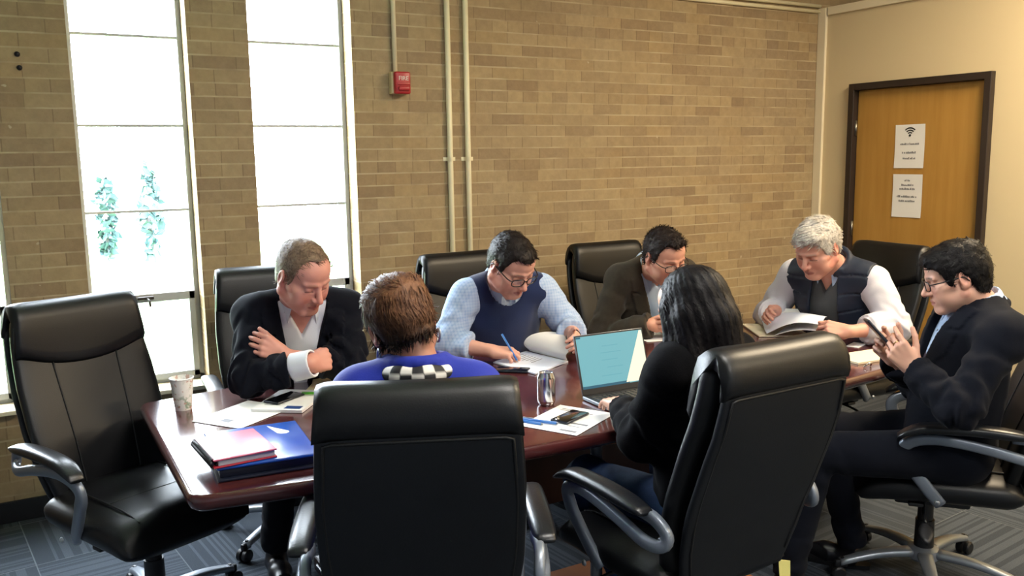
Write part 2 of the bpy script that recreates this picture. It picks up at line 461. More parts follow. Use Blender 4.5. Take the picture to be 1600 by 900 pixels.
# windows: steel frames with slim glazing bars and a hopper light at the bottom
gl = bpy.data.materials.new('window glass'); gl.use_nodes = True
nt = gl.node_tree; N, L = nt.nodes, nt.links
for n in list(N): N.remove(n)
o_ = N.new('ShaderNodeOutputMaterial'); mx = N.new('ShaderNodeMixShader'); mx.inputs[0].default_value = 0.06
tr = N.new('ShaderNodeBsdfTransparent'); gs = N.new('ShaderNodeBsdfGlossy'); gs.inputs['Roughness'].default_value = 0.02
L.new(tr.outputs[0], mx.inputs[1]); L.new(gs.outputs[0], mx.inputs[2]); L.new(mx.outputs[0], o_.inputs[0])
M['glass'] = gl
FYw = WY + DEPTH
for k, (a, b) in enumerate(WIN):
    t = thing('window_%d' % (k + 1), None, None, ((a + b) / 2, FYw, ZB)); t['kind'] = 'structure'
    g = G(); fr = 0.022
    yc = FYw + 0.02
    g.box((a + fr / 2 + .001, yc, (ZB + ZT) / 2), (fr, 0.04, ZT - ZB)); g.box((b - fr / 2 - .001, yc, (ZB + ZT) / 2), (fr, 0.04, ZT - ZB))
    g.box(((a + b) / 2, yc, ZB + 0.02), (b - a, 0.04, 0.04)); g.box(((a + b) / 2, yc, ZT - 0.02), (b - a, 0.04, 0.04))
    part('window_frame', g.out(), M['winframe'], t, world=True, smooth=False)
    for z in (2.634, 2.223, 1.803, 1.392):
        part('glazing_bar', G().box(((a + b) / 2, yc, z), (b - a - 2 * fr, 0.03, 0.013), bev=0.003).out(), M['winframe'], t, world=True, smooth=False)
    g = G(); z0, z1 = ZB + 0.032, 0.985; fx = 0.03
    g.box(((a + b) / 2, yc - 0.012, z1 - 0.02), (b - a - 2 * fr, 0.045, 0.042), bev=0.003)
    g.box(((a + b) / 2, yc - 0.012, z0 + 0.016), (b - a - 2 * fr, 0.045, 0.032), bev=0.003)
    g.box((a + fr + fx / 2, yc - 0.012, (z0 + z1) / 2), (fx, 0.045, z1 - z0), bev=0.003)
    g.box((b - fr - fx / 2, yc - 0.012, (z0 + z1) / 2), (fx, 0.045, z1 - z0), bev=0.003)
    part('hopper_sash', g.out(), M['winframe'], t, world=True, smooth=False)
    g = G().box(((a + b) / 2, yc - 0.045, z1 - 0.018), (0.075, 0.022, 0.016), bev=0.004)
    g.tube(spline([((a + b) / 2 + 0.005, yc - 0.05, z1 - 0.02), ((a + b) / 2 + 0.012, yc - 0.075, z1 - 0.03), ((a + b) / 2 + 0.014, yc - 0.085, z1 - 0.055)], 8), 0.006, 8)
    part('latch', g.out(), M['darkframe'], t, world=True)
    part('glass_pane', G().box(((a + b) / 2, yc + 0.008, (ZB + ZT) / 2), (b - a - 2 * fr, 0.004, ZT - ZB - 0.07)).out(), gl, t, world=True, smooth=False)
    part('sill', G().box(((a + b) / 2, WY + 0.045, ZB + 0.004), (b - a - .002, 0.17, 0.022), bev=0.005).out(), M['creamtrim'], t, world=True, smooth=False)

# conduits and the alarm
for (x, x1, z0, lab) in ((1.838, None, 2.085, 'thin cream conduit running down to the red fire alarm'),
                         (2.150, None, 0.02, 'left pipe of the pair of cream conduits on the brick wall'),
                         (2.262, None, 0.02, 'right pipe of the pair of cream conduits on the brick wall')):
    r = 0.0125 if z0 > 1 else 0.0155
    t = thing('conduit_pipe', lab, 'pipe', (x, WY - r, z0))
    part('pipe', G().tube([(x, WY - r - 0.002, z0), (x, WY - r - 0.002, CEIL - 0.002)], r, 14).out(), M['pipe'], t, world=True)
    for z in (2.85,) + ((1.62, 0.5) if z0 < 1 else ()):
        g = G().box((x, WY - 0.002, z), (0.075, 0.004, 0.022), bev=0.001)
        tt = np.linspace(0, PI, 9)
        g.loft([np.c_[x + np.cos(tt) * rr, WY - 0.002 - r * 0 - np.sin(tt) * (rr + r + 0.002), np.full(9, z + dz)] for rr, dz in ((r + .003, -.011), (r + .003, .011))], caps=False, closed=False)
        part('pipe_strap', g.out(), M['pipe'], t, world=True)
for z, dy, lab in ((2.645, 0.018, 'upper of two cream conduits running along the top of the brick wall'), (2.608, 0.014, 'lower of two cream conduits running along the top of the brick wall')):
    g = G().tube([(3.1, WY - dy, z), (XR - 0.02, WY - dy, z - 0.006)], 0.0125, 12)
    tag(part('conduit_pipe', g.out(), M['pipe'], origin=(3.1, WY - dy, z)), lab, 'pipe')

ax, az = 1.856, 2.024
t = thing('fire_alarm_switch', 'red fire alarm pull station on a beige back box', 'fire alarm', (ax, WY, az - 0.06))
part('back_box', G().box((ax - 0.004, WY - 0.021, az), (0.094, 0.042, 0.114), bev=0.003).out(), M['beigebox'], t, world=True, smooth=False)
b_ = part('pull_station_body', G().box((ax + 0.002, WY - 0.058, az), (0.088, 0.034, 0.116), bev=0.009, seg=3).out(), M['red'], t, world=True, smooth='auto')
part('pull_handle', G().box((ax + 0.004, WY - 0.081, az - 0.030), (0.062, 0.014, 0.022), bev=0.005, seg=3).box((ax + 0.004, WY - 0.076, az - 0.006), (0.072, 0.006, 0.012), bev=0.002).out(), M['red'], t, world=True, smooth='auto')
def text_mesh(name, body, size, m, parent, loc, rot, ext=0.0006):
    cu = bpy.data.curves.new(name, 'FONT'); cu.body = body; cu.size = size; cu.extrude = ext; cu.align_x = 'CENTER'; cu.align_y = 'CENTER'; cu.resolution_u = 3
    tmp = bpy.data.objects.new('tmp_text', cu); COL.objects.link(tmp)
    bpy.context.view_layer.update()
    me = bpy.data.meshes.new_from_object(tmp.evaluated_get(bpy.context.evaluated_depsgraph_get()))
    bpy.data.objects.remove(tmp); bpy.data.curves.remove(cu)
    Mx = Matrix.Translation(loc) @ Euler(rot).to_matrix().to_4x4()
    if parent is not None: Mx = frame_of(parent).inverted() @ Mx
    me.transform(Mx); me.materials.clear(); me.materials.append(m); me.name = name
    o = bpy.data.objects.new(name, me); COL.objects.link(o)
    if parent is not None: o.parent = parent
    return o
text_mesh('lettering', 'FIRE', 0.031, M['whiteplastic'], t, (ax + 0.004, WY - 0.0756, az + 0.022), (PI / 2, 0, 0))

# two old screw anchors left of the window
for z, lab in ((2.103, 'upper dark screw anchor in the brick pier beside the left window'), (2.045, 'lower dark screw anchor in the brick pier beside the left window')):
    x = 0.079 if z > 2.07 else 0.083
    o = part('mounting_screw', G().lathe([(0, 0.012), (0.006, 0.012), (0.010, 0.007), (0.012, 0)], 12, (x, WY - 0.001, z), A([[1, 0, 0], [0, 0, -1], [0, 1, 0]])).out(), M['black'], origin=(x, WY, z))
    tag(o, lab, 'screw')

# two notices taped to the door
def notice(yc, zc, label, wifi):
    px_ = XR + 0.0065
    t = thing('paper_notice', label, 'notice', (px_, yc, zc - 0.14), 0)
    w, h = 0.2159, 0.2794
    ga = np.linspace(-.5, .5, 7)
    V = []; 
    for i in ga:
        for j in ga: V.append((px_ - 0.0015 - 0.0025 * (abs(i * 2) ** 3) * (abs(j * 2) ** 2), yc - j * w, zc + i * h))
    F_ = [(a * 7 + b, a * 7 + b + 1, (a + 1) * 7 + b + 1, (a + 1) * 7 + b) for a in range(6) for b in range(6)]
    V2 = [(x + 0.0006, y, z) for x, y, z in V]; n = len(V)
    F2 = F_ + [tuple(n + q for q in f[::-1]) for f in F_]
    part('sheet', (V + V2, F2), M['paper'], t, world=True)
    rows = [(0.015, 0.135), (-0.040, 0.105), (-0.077, 0.09)] if wifi else [(0.100, 0.045), (0.070, 0.09), (0.045, 0.115), (-0.005, 0.15), (-0.033, 0.12)]
    for dz, wl in rows:
        g = G(); y = yc + wl / 2
        while y > yc - wl / 2 + 0.004:
            lw = 0.0045 + 0.004 * random.random(); lh = 0.008 + 0.006 * random.random()
            g.box((px_ - 0.0022, y - lw / 2, zc + dz + lh / 2 - 0.006), (0.0006, lw, lh)); y -= lw + (0.0025 if random.random() < 0.8 else 0.007)
        part('printed_line', g.out(), M['ink'], t, world=True, smooth=False)
    if wifi:
        g = G(); cz = zc + 0.068
        for r0, r1 in ((0.016, 0.024), (0.031, 0.039), (0.046, 0.054)):
            tt = np.linspace(PI / 4, 3 * PI / 4, 13)
            rings = [[(px_ - 0.0022 - d, yc - 0.0 - math.cos(a) * r, cz + math.sin(a) * r) for r, d in ((r0, 0), (r1, 0), (r1, .0006), (r0, .0006))] for a in tt]
            g.loft(rings)
        g.lathe([(0, 0.0006), (0.008, 0.0006), (0.008, 0)], 14, (px_ - 0.0024, yc, cz + 0.002), A([[0, 0, -1], [0, 1, 0], [1, 0, 0]]))
        part('wifi_symbol', g.out(), M['inkblack'], t, world=True, smooth=False)
notice(3.716, 1.656, 'white paper notice with a black wifi symbol on the wooden door', True)
notice(3.716, 1.337, 'white paper notice of plain text lines, lower sheet on the wooden door', False)

# outside: lawn and two small trees, bleached by daylight
def leafy(name, loc, h, r, label, seed):
    t = thing(name, label, 'tree', loc)
    rg = np.random.default_rng(seed)
    part('trunk', G().tube(spline([(0, 0, 0), (0.05, 0, h * .3), (-.03, .05, h * .6)], 8), [.09, .08, .07, .06, .06, .05, .05, .04], 8).out(), M['bark'], t)
    n = 150; c = rg.normal(size=(n, 3)); c = c / np.linalg.norm(c, axis=1)[:, None] * rg.uniform(.3, 1, (n, 1)) ** .5 * A((r, r, h * .36)) + A((0, 0, h * .64))
    d1 = rg.normal(size=(n, 3)); d1 /= np.linalg.norm(d1, axis=1)[:, None]; d2 = np.cross(d1, rg.normal(size=(n, 3))); d2 /= np.linalg.norm(d2, axis=1)[:, None]
    s_ = 0.10
    V = np.stack([c - d1 * s_, c + d2 * s_ * .5, c + d1 * s_, c - d2 * s_ * .5], 1).reshape(-1, 3)
    part('foliage', (V, np.arange(n * 4).reshape(-1, 4)), M['leaf'], t)
M['leaf'] = mat('teal foliage', (0.035, 0.075, 0.075), 0.8)
M['bark'] = mat('pale bark', (0.10, 0.10, 0.10), 0.8)
M['lawn'] = mat('lawn outside', '#8fae7a', 0.9)
struct('lawn', G().box((2.0, 16.0, -0.5), (40, 22, 0.1)).out(), M['lawn'])
leafy('slim_tree', (1.20, 14.1, -0.45), 1.95, 0.15, 'left of two hazy teal trees outside the tall window', 3)
leafy('slim_tree', (1.76, 13.8, -0.45), 2.1, 0.17, 'right of two hazy teal trees outside the tall window', 4)

# ceiling lights (warm one by the door read from its glow; others added unseen as fill)
M['lampglow'] = mat('lit lamp diffuser', '#ffffff', 0.5, emit=((1.0, 0.86, 0.66), 4.0))
def troffer_or_fill(x, y, power, colr, label, w=1.15, d=0.55):
    t = thing('ceiling_or_fill_light', label, 'ceiling light', (x, y, CEIL - 0.05), 0, 'ceiling lights')
    g = G()
    for sx_, sy_, a, b in ((0, d / 2, w + .04, .03), (0, -d / 2, w + .04, .03), (w / 2, 0, .03, d + .04), (-w / 2, 0, .03, d + .04)):
        g.box((x + sx_, y + sy_, CEIL - 0.025), (a, b, 0.05))
    part('lamp_frame', g.out(), M['creamtrim'], t, world=True, smooth=False)
    part('diffuser', G().box((x, y, CEIL - 0.02), (w - .03, d - .03, 0.012)).out(), M['lampglow'], t, world=True, smooth=False)
    ld = bpy.data.lights.new('ceiling_or_fill_lamp', 'AREA'); ld.shape = 'RECTANGLE'; ld.size = w; ld.size_y = d; ld.energy = power; ld.color = colr
    lo = bpy.data.objects.new('ceiling_or_fill_lamp', ld); COL.objects.link(lo); lo.location = (x, y, CEIL - 0.06)
WARM = (1.0, 0.80, 0.54); NEUT = (1.0, 0.97, 0.93)
troffer_or_fill(4.15, 1.75, 112, WARM, 'warm ceiling light panel nearest the wooden door')
troffer_or_fill(1.6, 1.2, 44, NEUT, 'added fill light panel above the near side of the table')
troffer_or_fill(1.6, -1.0, 48, NEUT, 'added fill light panel at the back of the room')
troffer_or_fill(4.15, -0.8, 55, WARM, 'added warm fill light panel at the back right of the room')

# daylight
w = bpy.data.worlds.new('World'); sc.world = w; w.use_nodes = True
w.node_tree.nodes['Background'].inputs['Color'].default_value = (0.80, 0.90, 1.0, 1)
w.node_tree.nodes['Background'].inputs['Strength'].default_value = 34.0
for a, b in WIN:
    ld = bpy.data.lights.new('window_portal', 'AREA'); ld.shape = 'RECTANGLE'; ld.size = b - a; ld.size_y = ZT - ZB
    ld.cycles.is_portal = True
    lo = bpy.data.objects.new('window_portal', ld); COL.objects.link(lo)
    lo.location = ((a + b) / 2, WY + 0.31, (ZB + ZT) / 2); lo.rotation_euler = (-PI / 2, 0, 0)

# camera
cd = bpy.data.cameras.new('camera'); cam = bpy.data.objects.new('camera', cd); COL.objects.link(cam); sc.camera = cam
cd.sensor_width = 36; cd.sensor_fit = 'HORIZONTAL'; cd.lens = 1369.8 / 1600 * 36; cd.clip_start = 0.02
yw, pt, rl = math.radians(29.57), math.radians(8.5625), math.radians(-0.848)
fwd = Vector((math.sin(yw) * math.cos(pt), math.cos(yw) * math.cos(pt), -math.sin(pt)))
rt0 = Vector((math.cos(yw), -math.sin(yw), 0)); up0 = rt0.cross(fwd)
rt = math.cos(rl) * rt0 + math.sin(rl) * up0; up = -math.sin(rl) * rt0 + math.cos(rl) * up0
cam.matrix_world = Matrix(((rt.x, up.x, -fwd.x, 0), (rt.y, up.y, -fwd.y, 0), (rt.z, up.z, -fwd.z, 1.632), (0, 0, 0, 1)))
vs = sc.view_settings; sc.display_settings.display_device = 'sRGB'
vs.view_transform = 'Standard'; vs.look = 'None'; vs.gamma = 1; vs.use_curve_mapping = False; vs.exposure = 0.30
sc.cycles.max_bounces = 8; sc.cycles.diffuse_bounces = 4; sc.cycles.caustics_reflective = False; sc.cycles.caustics_refractive = False
sc.cycles.sample_clamp_indirect = 6.0
# ------------------------------------------------------------------ executive chair (faces +Y, origin on the floor under the column)
SP = A([(-0.185, 0.455), (-0.205, 0.54), (-0.232, 0.64), (-0.268, 0.74), (-0.306, 0.84), (-0.338, 0.93), (-0.356, 1.01), (-0.362, 1.07), (-0.358, 1.105)])
def back_y(z): return np.interp(z, SP[:, 1], SP[:, 0])
def back_w(z): return np.interp(z, [0.45, 0.55, 0.7, 0.85, 1.0, 1.14], [0.205, 0.232, 0.250, 0.250, 0.238, 0.222])

def build_chair():
    root = thing('office_chair', None, None)
    # seat: padded, waterfall front
    g = G(); rings = []
    for t in np.linspace(0, 1, 26):
        y = -0.225 + 0.56 * t
        e_ = min(1, (t / 0.10)) ** 0.5 if t < 0.10 else (max(0.0, 1 - ((t - 0.86) / 0.14) ** 2.2) ** 0.5 if t > 0.86 else 1)
        hw = (0.245 + 0.018 * math.sin(PI * min(1, t * 1.1))) * (0.90 + 0.10 * e_)
        h = 0.062 * max(e_, 0.08)
        zc = 0.425 + 0.012 * math.sin(t * PI) - 0.012 * t - (0.022 * ((t - .8) / .2) ** 2 if t > .8 else 0)
        s_ = sup(hw, h, 36, 3.0)
        crown = 0.016 * (1 - np.clip(np.abs(s_[:, 0]) / hw, 0, 1) ** 3) * (s_[:, 1] > 0) * e_
        rings.append(np.c_[s_[:, 0], np.full(36, y), zc + s_[:, 1] + crown])
    g.loft(rings)
    seat = part('seat', g.out(), M['leather'], root)
    g = G()
    for sx in (-1, 1):
        g.tube(spline([(sx * 0.165, -0.2, 0.497), (sx * 0.172, 0.0, 0.505), (sx * 0.165, 0.19, 0.499), (sx * 0.155, 0.285, 0.474)], 20), 0.0035, 6)
    g.tube([(sx_, 0.10 + 0.02 * (1 - (sx_ / .2) ** 2), 0.5055 - .01 * (sx_ / .2) ** 2) for sx_ in np.linspace(-.165, .165, 12)], 0.003, 6)
    part('seam', g.out(), M['thread'], seat)
    # back cushion (front face), lofted up the spine
    def back_loft(z0, z1, th0, off, wk, n=30, e=3.4, bulge=0.0, m=40):
        rings = []
        for t in np.linspace(0, 1, n):
            z = z0 + (z1 - z0) * t
            en = min(1, t / 0.06, (1 - t) / 0.05); en = max(0.0, 1 - (1 - min(1, en)) ** 2) ** 0.5
            en = max(en, 0.12)
            th = th0 * (0.55 + 0.45 * en)
            hw = back_w(z) * wk * (0.95 + 0.05 * en)
            s_ = sup(hw, th / 2, m, e)
            dip = bulge * (np.abs(s_[:, 0]) / hw) ** 2.4
            sl = (back_y(z + .01) - back_y(z - .01)) / .02
            nv = nrm((1, -sl))      # outward (front) normal in y,z
            yy = back_y(z) + (s_[:, 1] + off + dip) * nv[0]; zz = z + (s_[:, 1] + off + dip) * nv[1]
            rings.append(np.c_[s_[:, 0], yy, zz])
        return rings
    bc = part('back_cushion', G().loft(back_loft(0.43, 1.10, 0.072, 0.0, 1.0, bulge=0.022)).out(), M['leather'], root)
    g = G()
    for sx in (-1, 1):
        P = []
        for z in np.linspace(0.47, 0.935, 14):
            x = sx * 0.118 * (0.86 + 0.14 * (z - .47) / .46); P.append((x, back_y(z) + 0.0385 + 0.022 * (abs(x) / back_w(z)) ** 2.4, z))
        g.tube(P, 0.0035, 6)
    part('seam', g.out(), M['thread'], bc)
    # headrest pad with a curved lower edge, rolled over the top
    rings = []
    for x in np.linspace(-1, 1, 25):
        hw = 0.236; k = abs(x); en = max(0.15, (1 - k ** 10)) ** 0.5
        zl = 0.905 + 0.055 * k ** 2.2           # smile-shaped lower edge
        prof = [(0.030, zl - 0.004), (0.050, zl + 0.016), (0.056, zl + 0.05), (0.055, 1.04), (0.050, 1.085), (0.034, 1.122), (0.006, 1.141), (-0.026, 1.139),
                (-0.054, 1.120), (-0.070, 1.088), (-0.072, 1.050), (-0.066, 1.025), (-0.052, 1.022), (-0.047, 1.045), (-0.044, 1.075), (-0.030, 1.095), (-0.010, 1.10), (0.008, 1.085), (0.012, 1.03)]
        wz = [back_w(min(p[1], 1.1)) for p in prof]
        rings.append([(x * w_ * 1.0 * (0.985 + .015 * en), back_y(min(p[1], 1.1)) + p[0] * (0.86 + 0.14 * en) + 0.012 * k ** 2.4 * (1 if p[0] > 0 else 0), p[1] * (0.985 + 0.015 * en) + (0.004 * k ** 3)) for p, w_ in zip(prof, wz)])
    hr = part('headrest', G().loft(rings).out(), M['leather'], root)
    # rear panel with piping
    rings = back_loft(0.425, 1.062, 0.030, -0.052, 0.965, e=5)
    bp = part('back_panel', G().loft(rings).out(), M['leather2'], root)
    g = G(); P = []
    def rear(x, z): return (x, back_y(z) - 0.0675, z + 0.004)
    zs = np.linspace(0.47, 1.012, 14)
    for z in zs: P.append(rear(-back_w(z) * 0.875, z))
    for x in np.linspace(-.8, .8, 9): P.append(rear(x * back_w(1.02), 1.016))
    for z in zs[::-1]: P.append(rear(back_w(z) * 0.875, z))
    g.tube(P, 0.0042, 6); part('piping', g.out(), M['thread'], bp)
    # arms
    for sx in (-1, 1):
        path = spline([(-0.150, 0.664), (-0.225, 0.660), (-0.268, 0.630), (-0.262, 0.596), (-0.205, 0.592), (-0.10, 0.618), (0.03, 0.640), (0.120, 0.640), (0.176, 0.618), (0.184, 0.580), (0.150, 0.520), (0.095, 0.445), (0.055, 0.395)], 52)
        P = np.c_[np.full(52, 0), path]
        tt = np.linspace(0, 1, 52)
        P[:, 0] = sx * (0.285 + 0.022 * np.sin(np.clip(tt * 1.3, 0, 1) * PI) - 0.03 * np.clip((tt - .8) / .2, 0, 1) - 0.02 * np.exp(-((tt - .2) / .1) ** 2))
        wd = 0.86 + 0.35 * np.clip((tt - 0.55) * 4, 0, 1) * np.clip((1 - tt) * 4, 0.5, 1)
        sec = sup(0.014, 0.021, 14, 3.0)
        # section laid so that its wide side lies in the plane of the loop
        g = G(); T_ = np.gradient(P, axis=0); T_ /= np.linalg.norm(T_, axis=1)[:, None]
        rings = []
        for i in range(52):
            s1 = A((1, 0, 0.)); s1 = nrm(s1 - T_[i] * (s1 @ T_[i])); n1 = np.cross(T_[i], s1)
            rings.append(P[i] + sec[:, :1] * s1 + sec[:, 1:] * wd[i] * n1)
        g.loft(rings)
        arm = part('armrest', g.out(), M['armgrey'], root)
        g = G(); rings = []
        for t in np.linspace(0, 1, 20):
            y = -0.215 + 0.425 * t; en = max(0.1, 1 - abs(2 * t - 1) ** 5) ** 0.5
            z = 0.676 + 0.012 * math.sin(t * PI) - 0.028 * max(0, (t - .75) / .25) ** 2
            s_ = sup(0.034 * (0.55 + .45 * en), 0.019 * en, 18, 2.6)
            rings.append(np.c_[sx * (0.306) + s_[:, 0], np.full(18, y), z + s_[:, 1]])
        g.loft(rings); part('arm_pad', g.out(), M['pad'], arm)
        for (y, z, xx) in ((-0.255, 0.610, 0.277), (0.072, 0.418, 0.295)):
            g = G().lathe([(0, 0.007), (0.007, 0.006), (0.010, 0.002), (0.010, 0)], 12, (sx * (xx + .012), y, z), A([[0, 0, sx], [0, 1, 0], [1, 0, 0]]))
            part('bolt', g.out(), M['silver'], arm)
    SH = lambda VF: (np.asarray(VF[0]) + A((0, 0.07, 0)), VF[1])
    # mechanism, column, base
    g = G().box((0, -0.01, 0.345), (0.19, 0.26, 0.05), bev=0.012).box((0, -0.18, 0.37), (0.10, 0.17, 0.022), bev=0.006)
    g.box((0, 0.06, 0.372), (0.46, 0.05, 0.014), bev=0.004)
    part('tilt_mechanism', SH(g.out()), M['black'], root, smooth='auto')
    g = G().tube(spline([(-0.08, 0.02, 0.345), (-0.2, 0.03, 0.34), (-0.27, 0.03, 0.325)], 8), 0.006, 8)
    rings = [np.c_[np.full(12, -0.262 - 0.075 * t), 0.03 + sup(0.026 * math.sin(PI * (0.12 + .8 * t)), 0.007, 12, 2)[:, 0], 0.322 - 0.045 * t + sup(0.02, 0.008, 12, 2)[:, 1]] for t in np.linspace(0, 1, 8)]
    g.loft(rings); part('tilt_lever', SH(g.out()), M['black'], root)
    g = G().lathe([(0.0, 0.33), (0.028, 0.33), (0.028, 0.235), (0.034, 0.235), (0.036, 0.09), (0.030, 0.075), (0.0, 0.075)], 20)
    part('gas_column', SH(g.out()), M['black'], root, smooth='auto')
    part('base_hub', SH(G().lathe([(0, 0.128), (0.04, 0.128), (0.056, 0.118), (0.06, 0.085), (0.05, 0.074), (0, 0.074)], 24).out()), M['silver'], root, smooth='auto')
    for k in range(5):
        a = 2 * PI * k / 5 + PI / 2 + 0.35
        R_ = rotz(a - PI / 2)
        g = G(); rings = []
        for t in np.linspace(0, 1, 12):
            y = 0.045 + 0.275 * t; z = 0.103 + 0.012 * math.sin(t * PI) - 0.036 * t
            s_ = sup(0.029 - 0.010 * t, 0.017 - 0.004 * t, 12, 3)
            rings.append(np.c_[s_[:, 0], np.full(12, y), z + s_[:, 1]])
        g.loft(rings); V, F_ = g.out()
        leg = part('leg', SH((V @ R_.T, F_)), M['silver'], root)
        g = G().box((0, 0.316, 0.062), (0.018, 0.05, 0.030), bev=0.006)
        g.tube([(0, 0.312, 0.05), (0, 0.312, 0.086)], 0.007, 8)
        for sx in (-1, 1):
            th = np.linspace(0, 2 * PI, 20, endpoint=False)
            rings = [np.c_[np.full(20, sx * x), 0.328 + r * np.cos(th), 0.0265 + r * np.sin(th)] for x, r in ((0.006, 0.020), (0.006, 0.0255), (0.022, 0.0265), (0.027, 0.021), (0.027, 0.010))]
            if sx < 0: rings = [r_[::-1] for r_ in rings]
            g.loft(rings)
        V, F_ = g.out(); part('caster', SH((V @ R_.T, F_)), M['black'], leg, smooth='auto')
    return root

PROTO = build_chair()
CH = [  # name, hub x, y, facing angle, label
    ('L', 0.305, 3.265, -67, 'empty black leather office chair at the left end of the table'),
    ('1', 0.985, 3.76, -94, 'black office chair behind the man in the dark suit with crossed arms'),
    ('V', 2.03, 3.74, -88, 'black office chair behind the man in the navy sweater vest'),
    ('J', 2.93, 3.72, -90, 'black office chair behind the man in the olive brown blazer'),
    ('O', 3.74, 3.10, 176, 'black office chair behind the white haired man near the door'),
    ('R', 2.985, 1.945, 131, 'black office chair with pale grey arm loop under the man holding a phone'),
    ('B', 1.715, 1.995, 91, 'black office chair of the long haired woman at the laptop, seen from behind'),
    ('F', 0.90, 2.09, 66, 'black office chair in the foreground hiding the woman in royal blue'),
]
CHAIR = {}
for i, (k, x, y, a, lab) in enumerate(CH):
    o = PROTO if i == 0 else copy_tree(PROTO)
    o.location = (x, y, 0); o.rotation_euler = (0, 0, math.radians(a - 90))
    tag(o, lab, 'chair', 'office chairs around the table')
    CHAIR[k] = o
def paper_tag(ch, pts):
    V = A(pts, ); V2 = V + A((0.0, 0.0012, 0.0008))
    part('paper_tag', (np.vstack([V, V2]), [(0, 1, 2, 3), (7, 6, 5, 4), (0, 4, 5, 1), (1, 5, 6, 2), (2, 6, 7, 3), (3, 7, 4, 0)]), M['tagyellow'], ch, smooth=False)
paper_tag(CHAIR['R'], [(0.07, 0.20, 0.375), (0.115, 0.19, 0.37), (0.10, 0.215, 0.325), (0.065, 0.22, 0.335)])
paper_tag(CHAIR['L'], [(-0.19, -0.20, 0.372), (-0.15, -0.21, 0.37), (-0.155, -0.215, 0.315), (-0.20, -0.21, 0.32)])
paper_tag(CHAIR['B'], [(0.225, -0.20, 0.40), (0.265, -0.21, 0.39), (0.262, -0.215, 0.335), (0.222, -0.21, 0.34)])
# ------------------------------------------------------------------ table
TZ = 0.745
TX0, TX1, TY = 0.345, 3.46, 2.895
def half_w(x):
    u = (x - (TX0 + TX1) / 2) / ((TX1 - TX0) / 2)
    return 0.535 + 0.145 * (1 - u * u)
def outline(off=0.0, n=40, rc=0.055):
    """boat-shaped top, rounded corners, inset by off"""
    xs = np.linspace(TX0 + rc, TX1 - rc, n)
    near = [(x, TY - half_w(x)) for x in xs]; far = [(x, TY + half_w(x)) for x in xs[::-1]]
    def corner(cx, cy, a0):
        return [(cx + rc * math.cos(a), cy + rc * math.sin(a)) for a in np.linspace(a0, a0 + PI / 2, 7)[1:-1]]
    pts = near + corner(TX1 - rc, near[-1][1] + rc, -PI / 2) + [(TX1, near[-1][1] + rc), (TX1, far[0][1] - rc)] + corner(TX1 - rc, far[0][1] - rc, 0) + far \
        + corner(TX0 + rc, far[-1][1] - rc, PI / 2) + [(TX0, far[-1][1] - rc), (TX0, near[0][1] + rc)] + corner(TX0 + rc, near[0][1] + rc, PI)
    P = A(pts); T_ = np.roll(P, -1, 0) - np.roll(P, 1, 0); T_ /= np.linalg.norm(T_, axis=1)[:, None]
    return P + off * np.c_[-T_[:, 1], T_[:, 0]]
tab = thing('conference_table', 'long boat-shaped dark mahogany conference table with a glossy top', 'table', ((TX0 + TX1) / 2, TY, 0))
rings = []
for off, z in ((0.030, TZ - 0.046), (0.012, TZ - 0.046), (0.004, TZ - 0.040), (0.0, TZ - 0.030), (0.0, TZ - 0.014), (0.003, TZ - 0.006), (0.009, TZ - 0.001), (0.016, TZ)):
    rings.append(np.c_[outline(off), np.full(len(outline()), z)])
part('table_top', G().loft(rings).out(), M['table'], tab, world=True, smooth='auto', angle=50)
for x in (0.98, 2.85):
    g = G().box((x, TY, (TZ - 0.05) / 2 + 0.04), (0.055, 0.60, TZ - 0.13), bev=0.004)
    p = part('pedestal_panel', g.out(), M['tablebase'], tab, world=True, smooth=False)
    f_ = part('foot', G().box((x, TY, 0.031), (0.10, 0.78, 0.058), bev=0.008).out(), M['tablebase'], tab, world=True, smooth=False)
    part('chrome_strip', G().box((x - 0.051, TY, 0.035), (0.006, 0.70, 0.010), bev=0.001).box((x + 0.051, TY, 0.035), (0.006, 0.70, 0.010), bev=0.001).out(), M['chrome'], f_, world=True, smooth=False)
    part('cross_brace', G().box((x, TY, TZ - 0.067), (0.12, 0.85, 0.04), bev=0.004).out(), M['tablebase'], tab, world=True, smooth=False)
part('stretcher', G().box((1.915, TY, 0.40), (1.82, 0.03, 0.34), bev=0.003).out(), M['tablebase'], tab, world=True, smooth=False)
for (x, y) in ((1.335, 2.34), (1.66, 2.36), (1.335, 3.44), (1.66, 3.42)):
    g = G().tube([(x, y, 0.0), (x, y, TZ - 0.046)], 0.021, 16).lathe([(0, 0.012), (0.034, 0.012), (0.036, 0.0), (0, 0)], 16, (x, y, 0)).lathe([(0, 0), (0.045, 0), (0.045, .01), (0, .01)], 16, (x, y, TZ - 0.057))
    part('leg', g.out(), M['silver'], tab, world=True, smooth='auto')

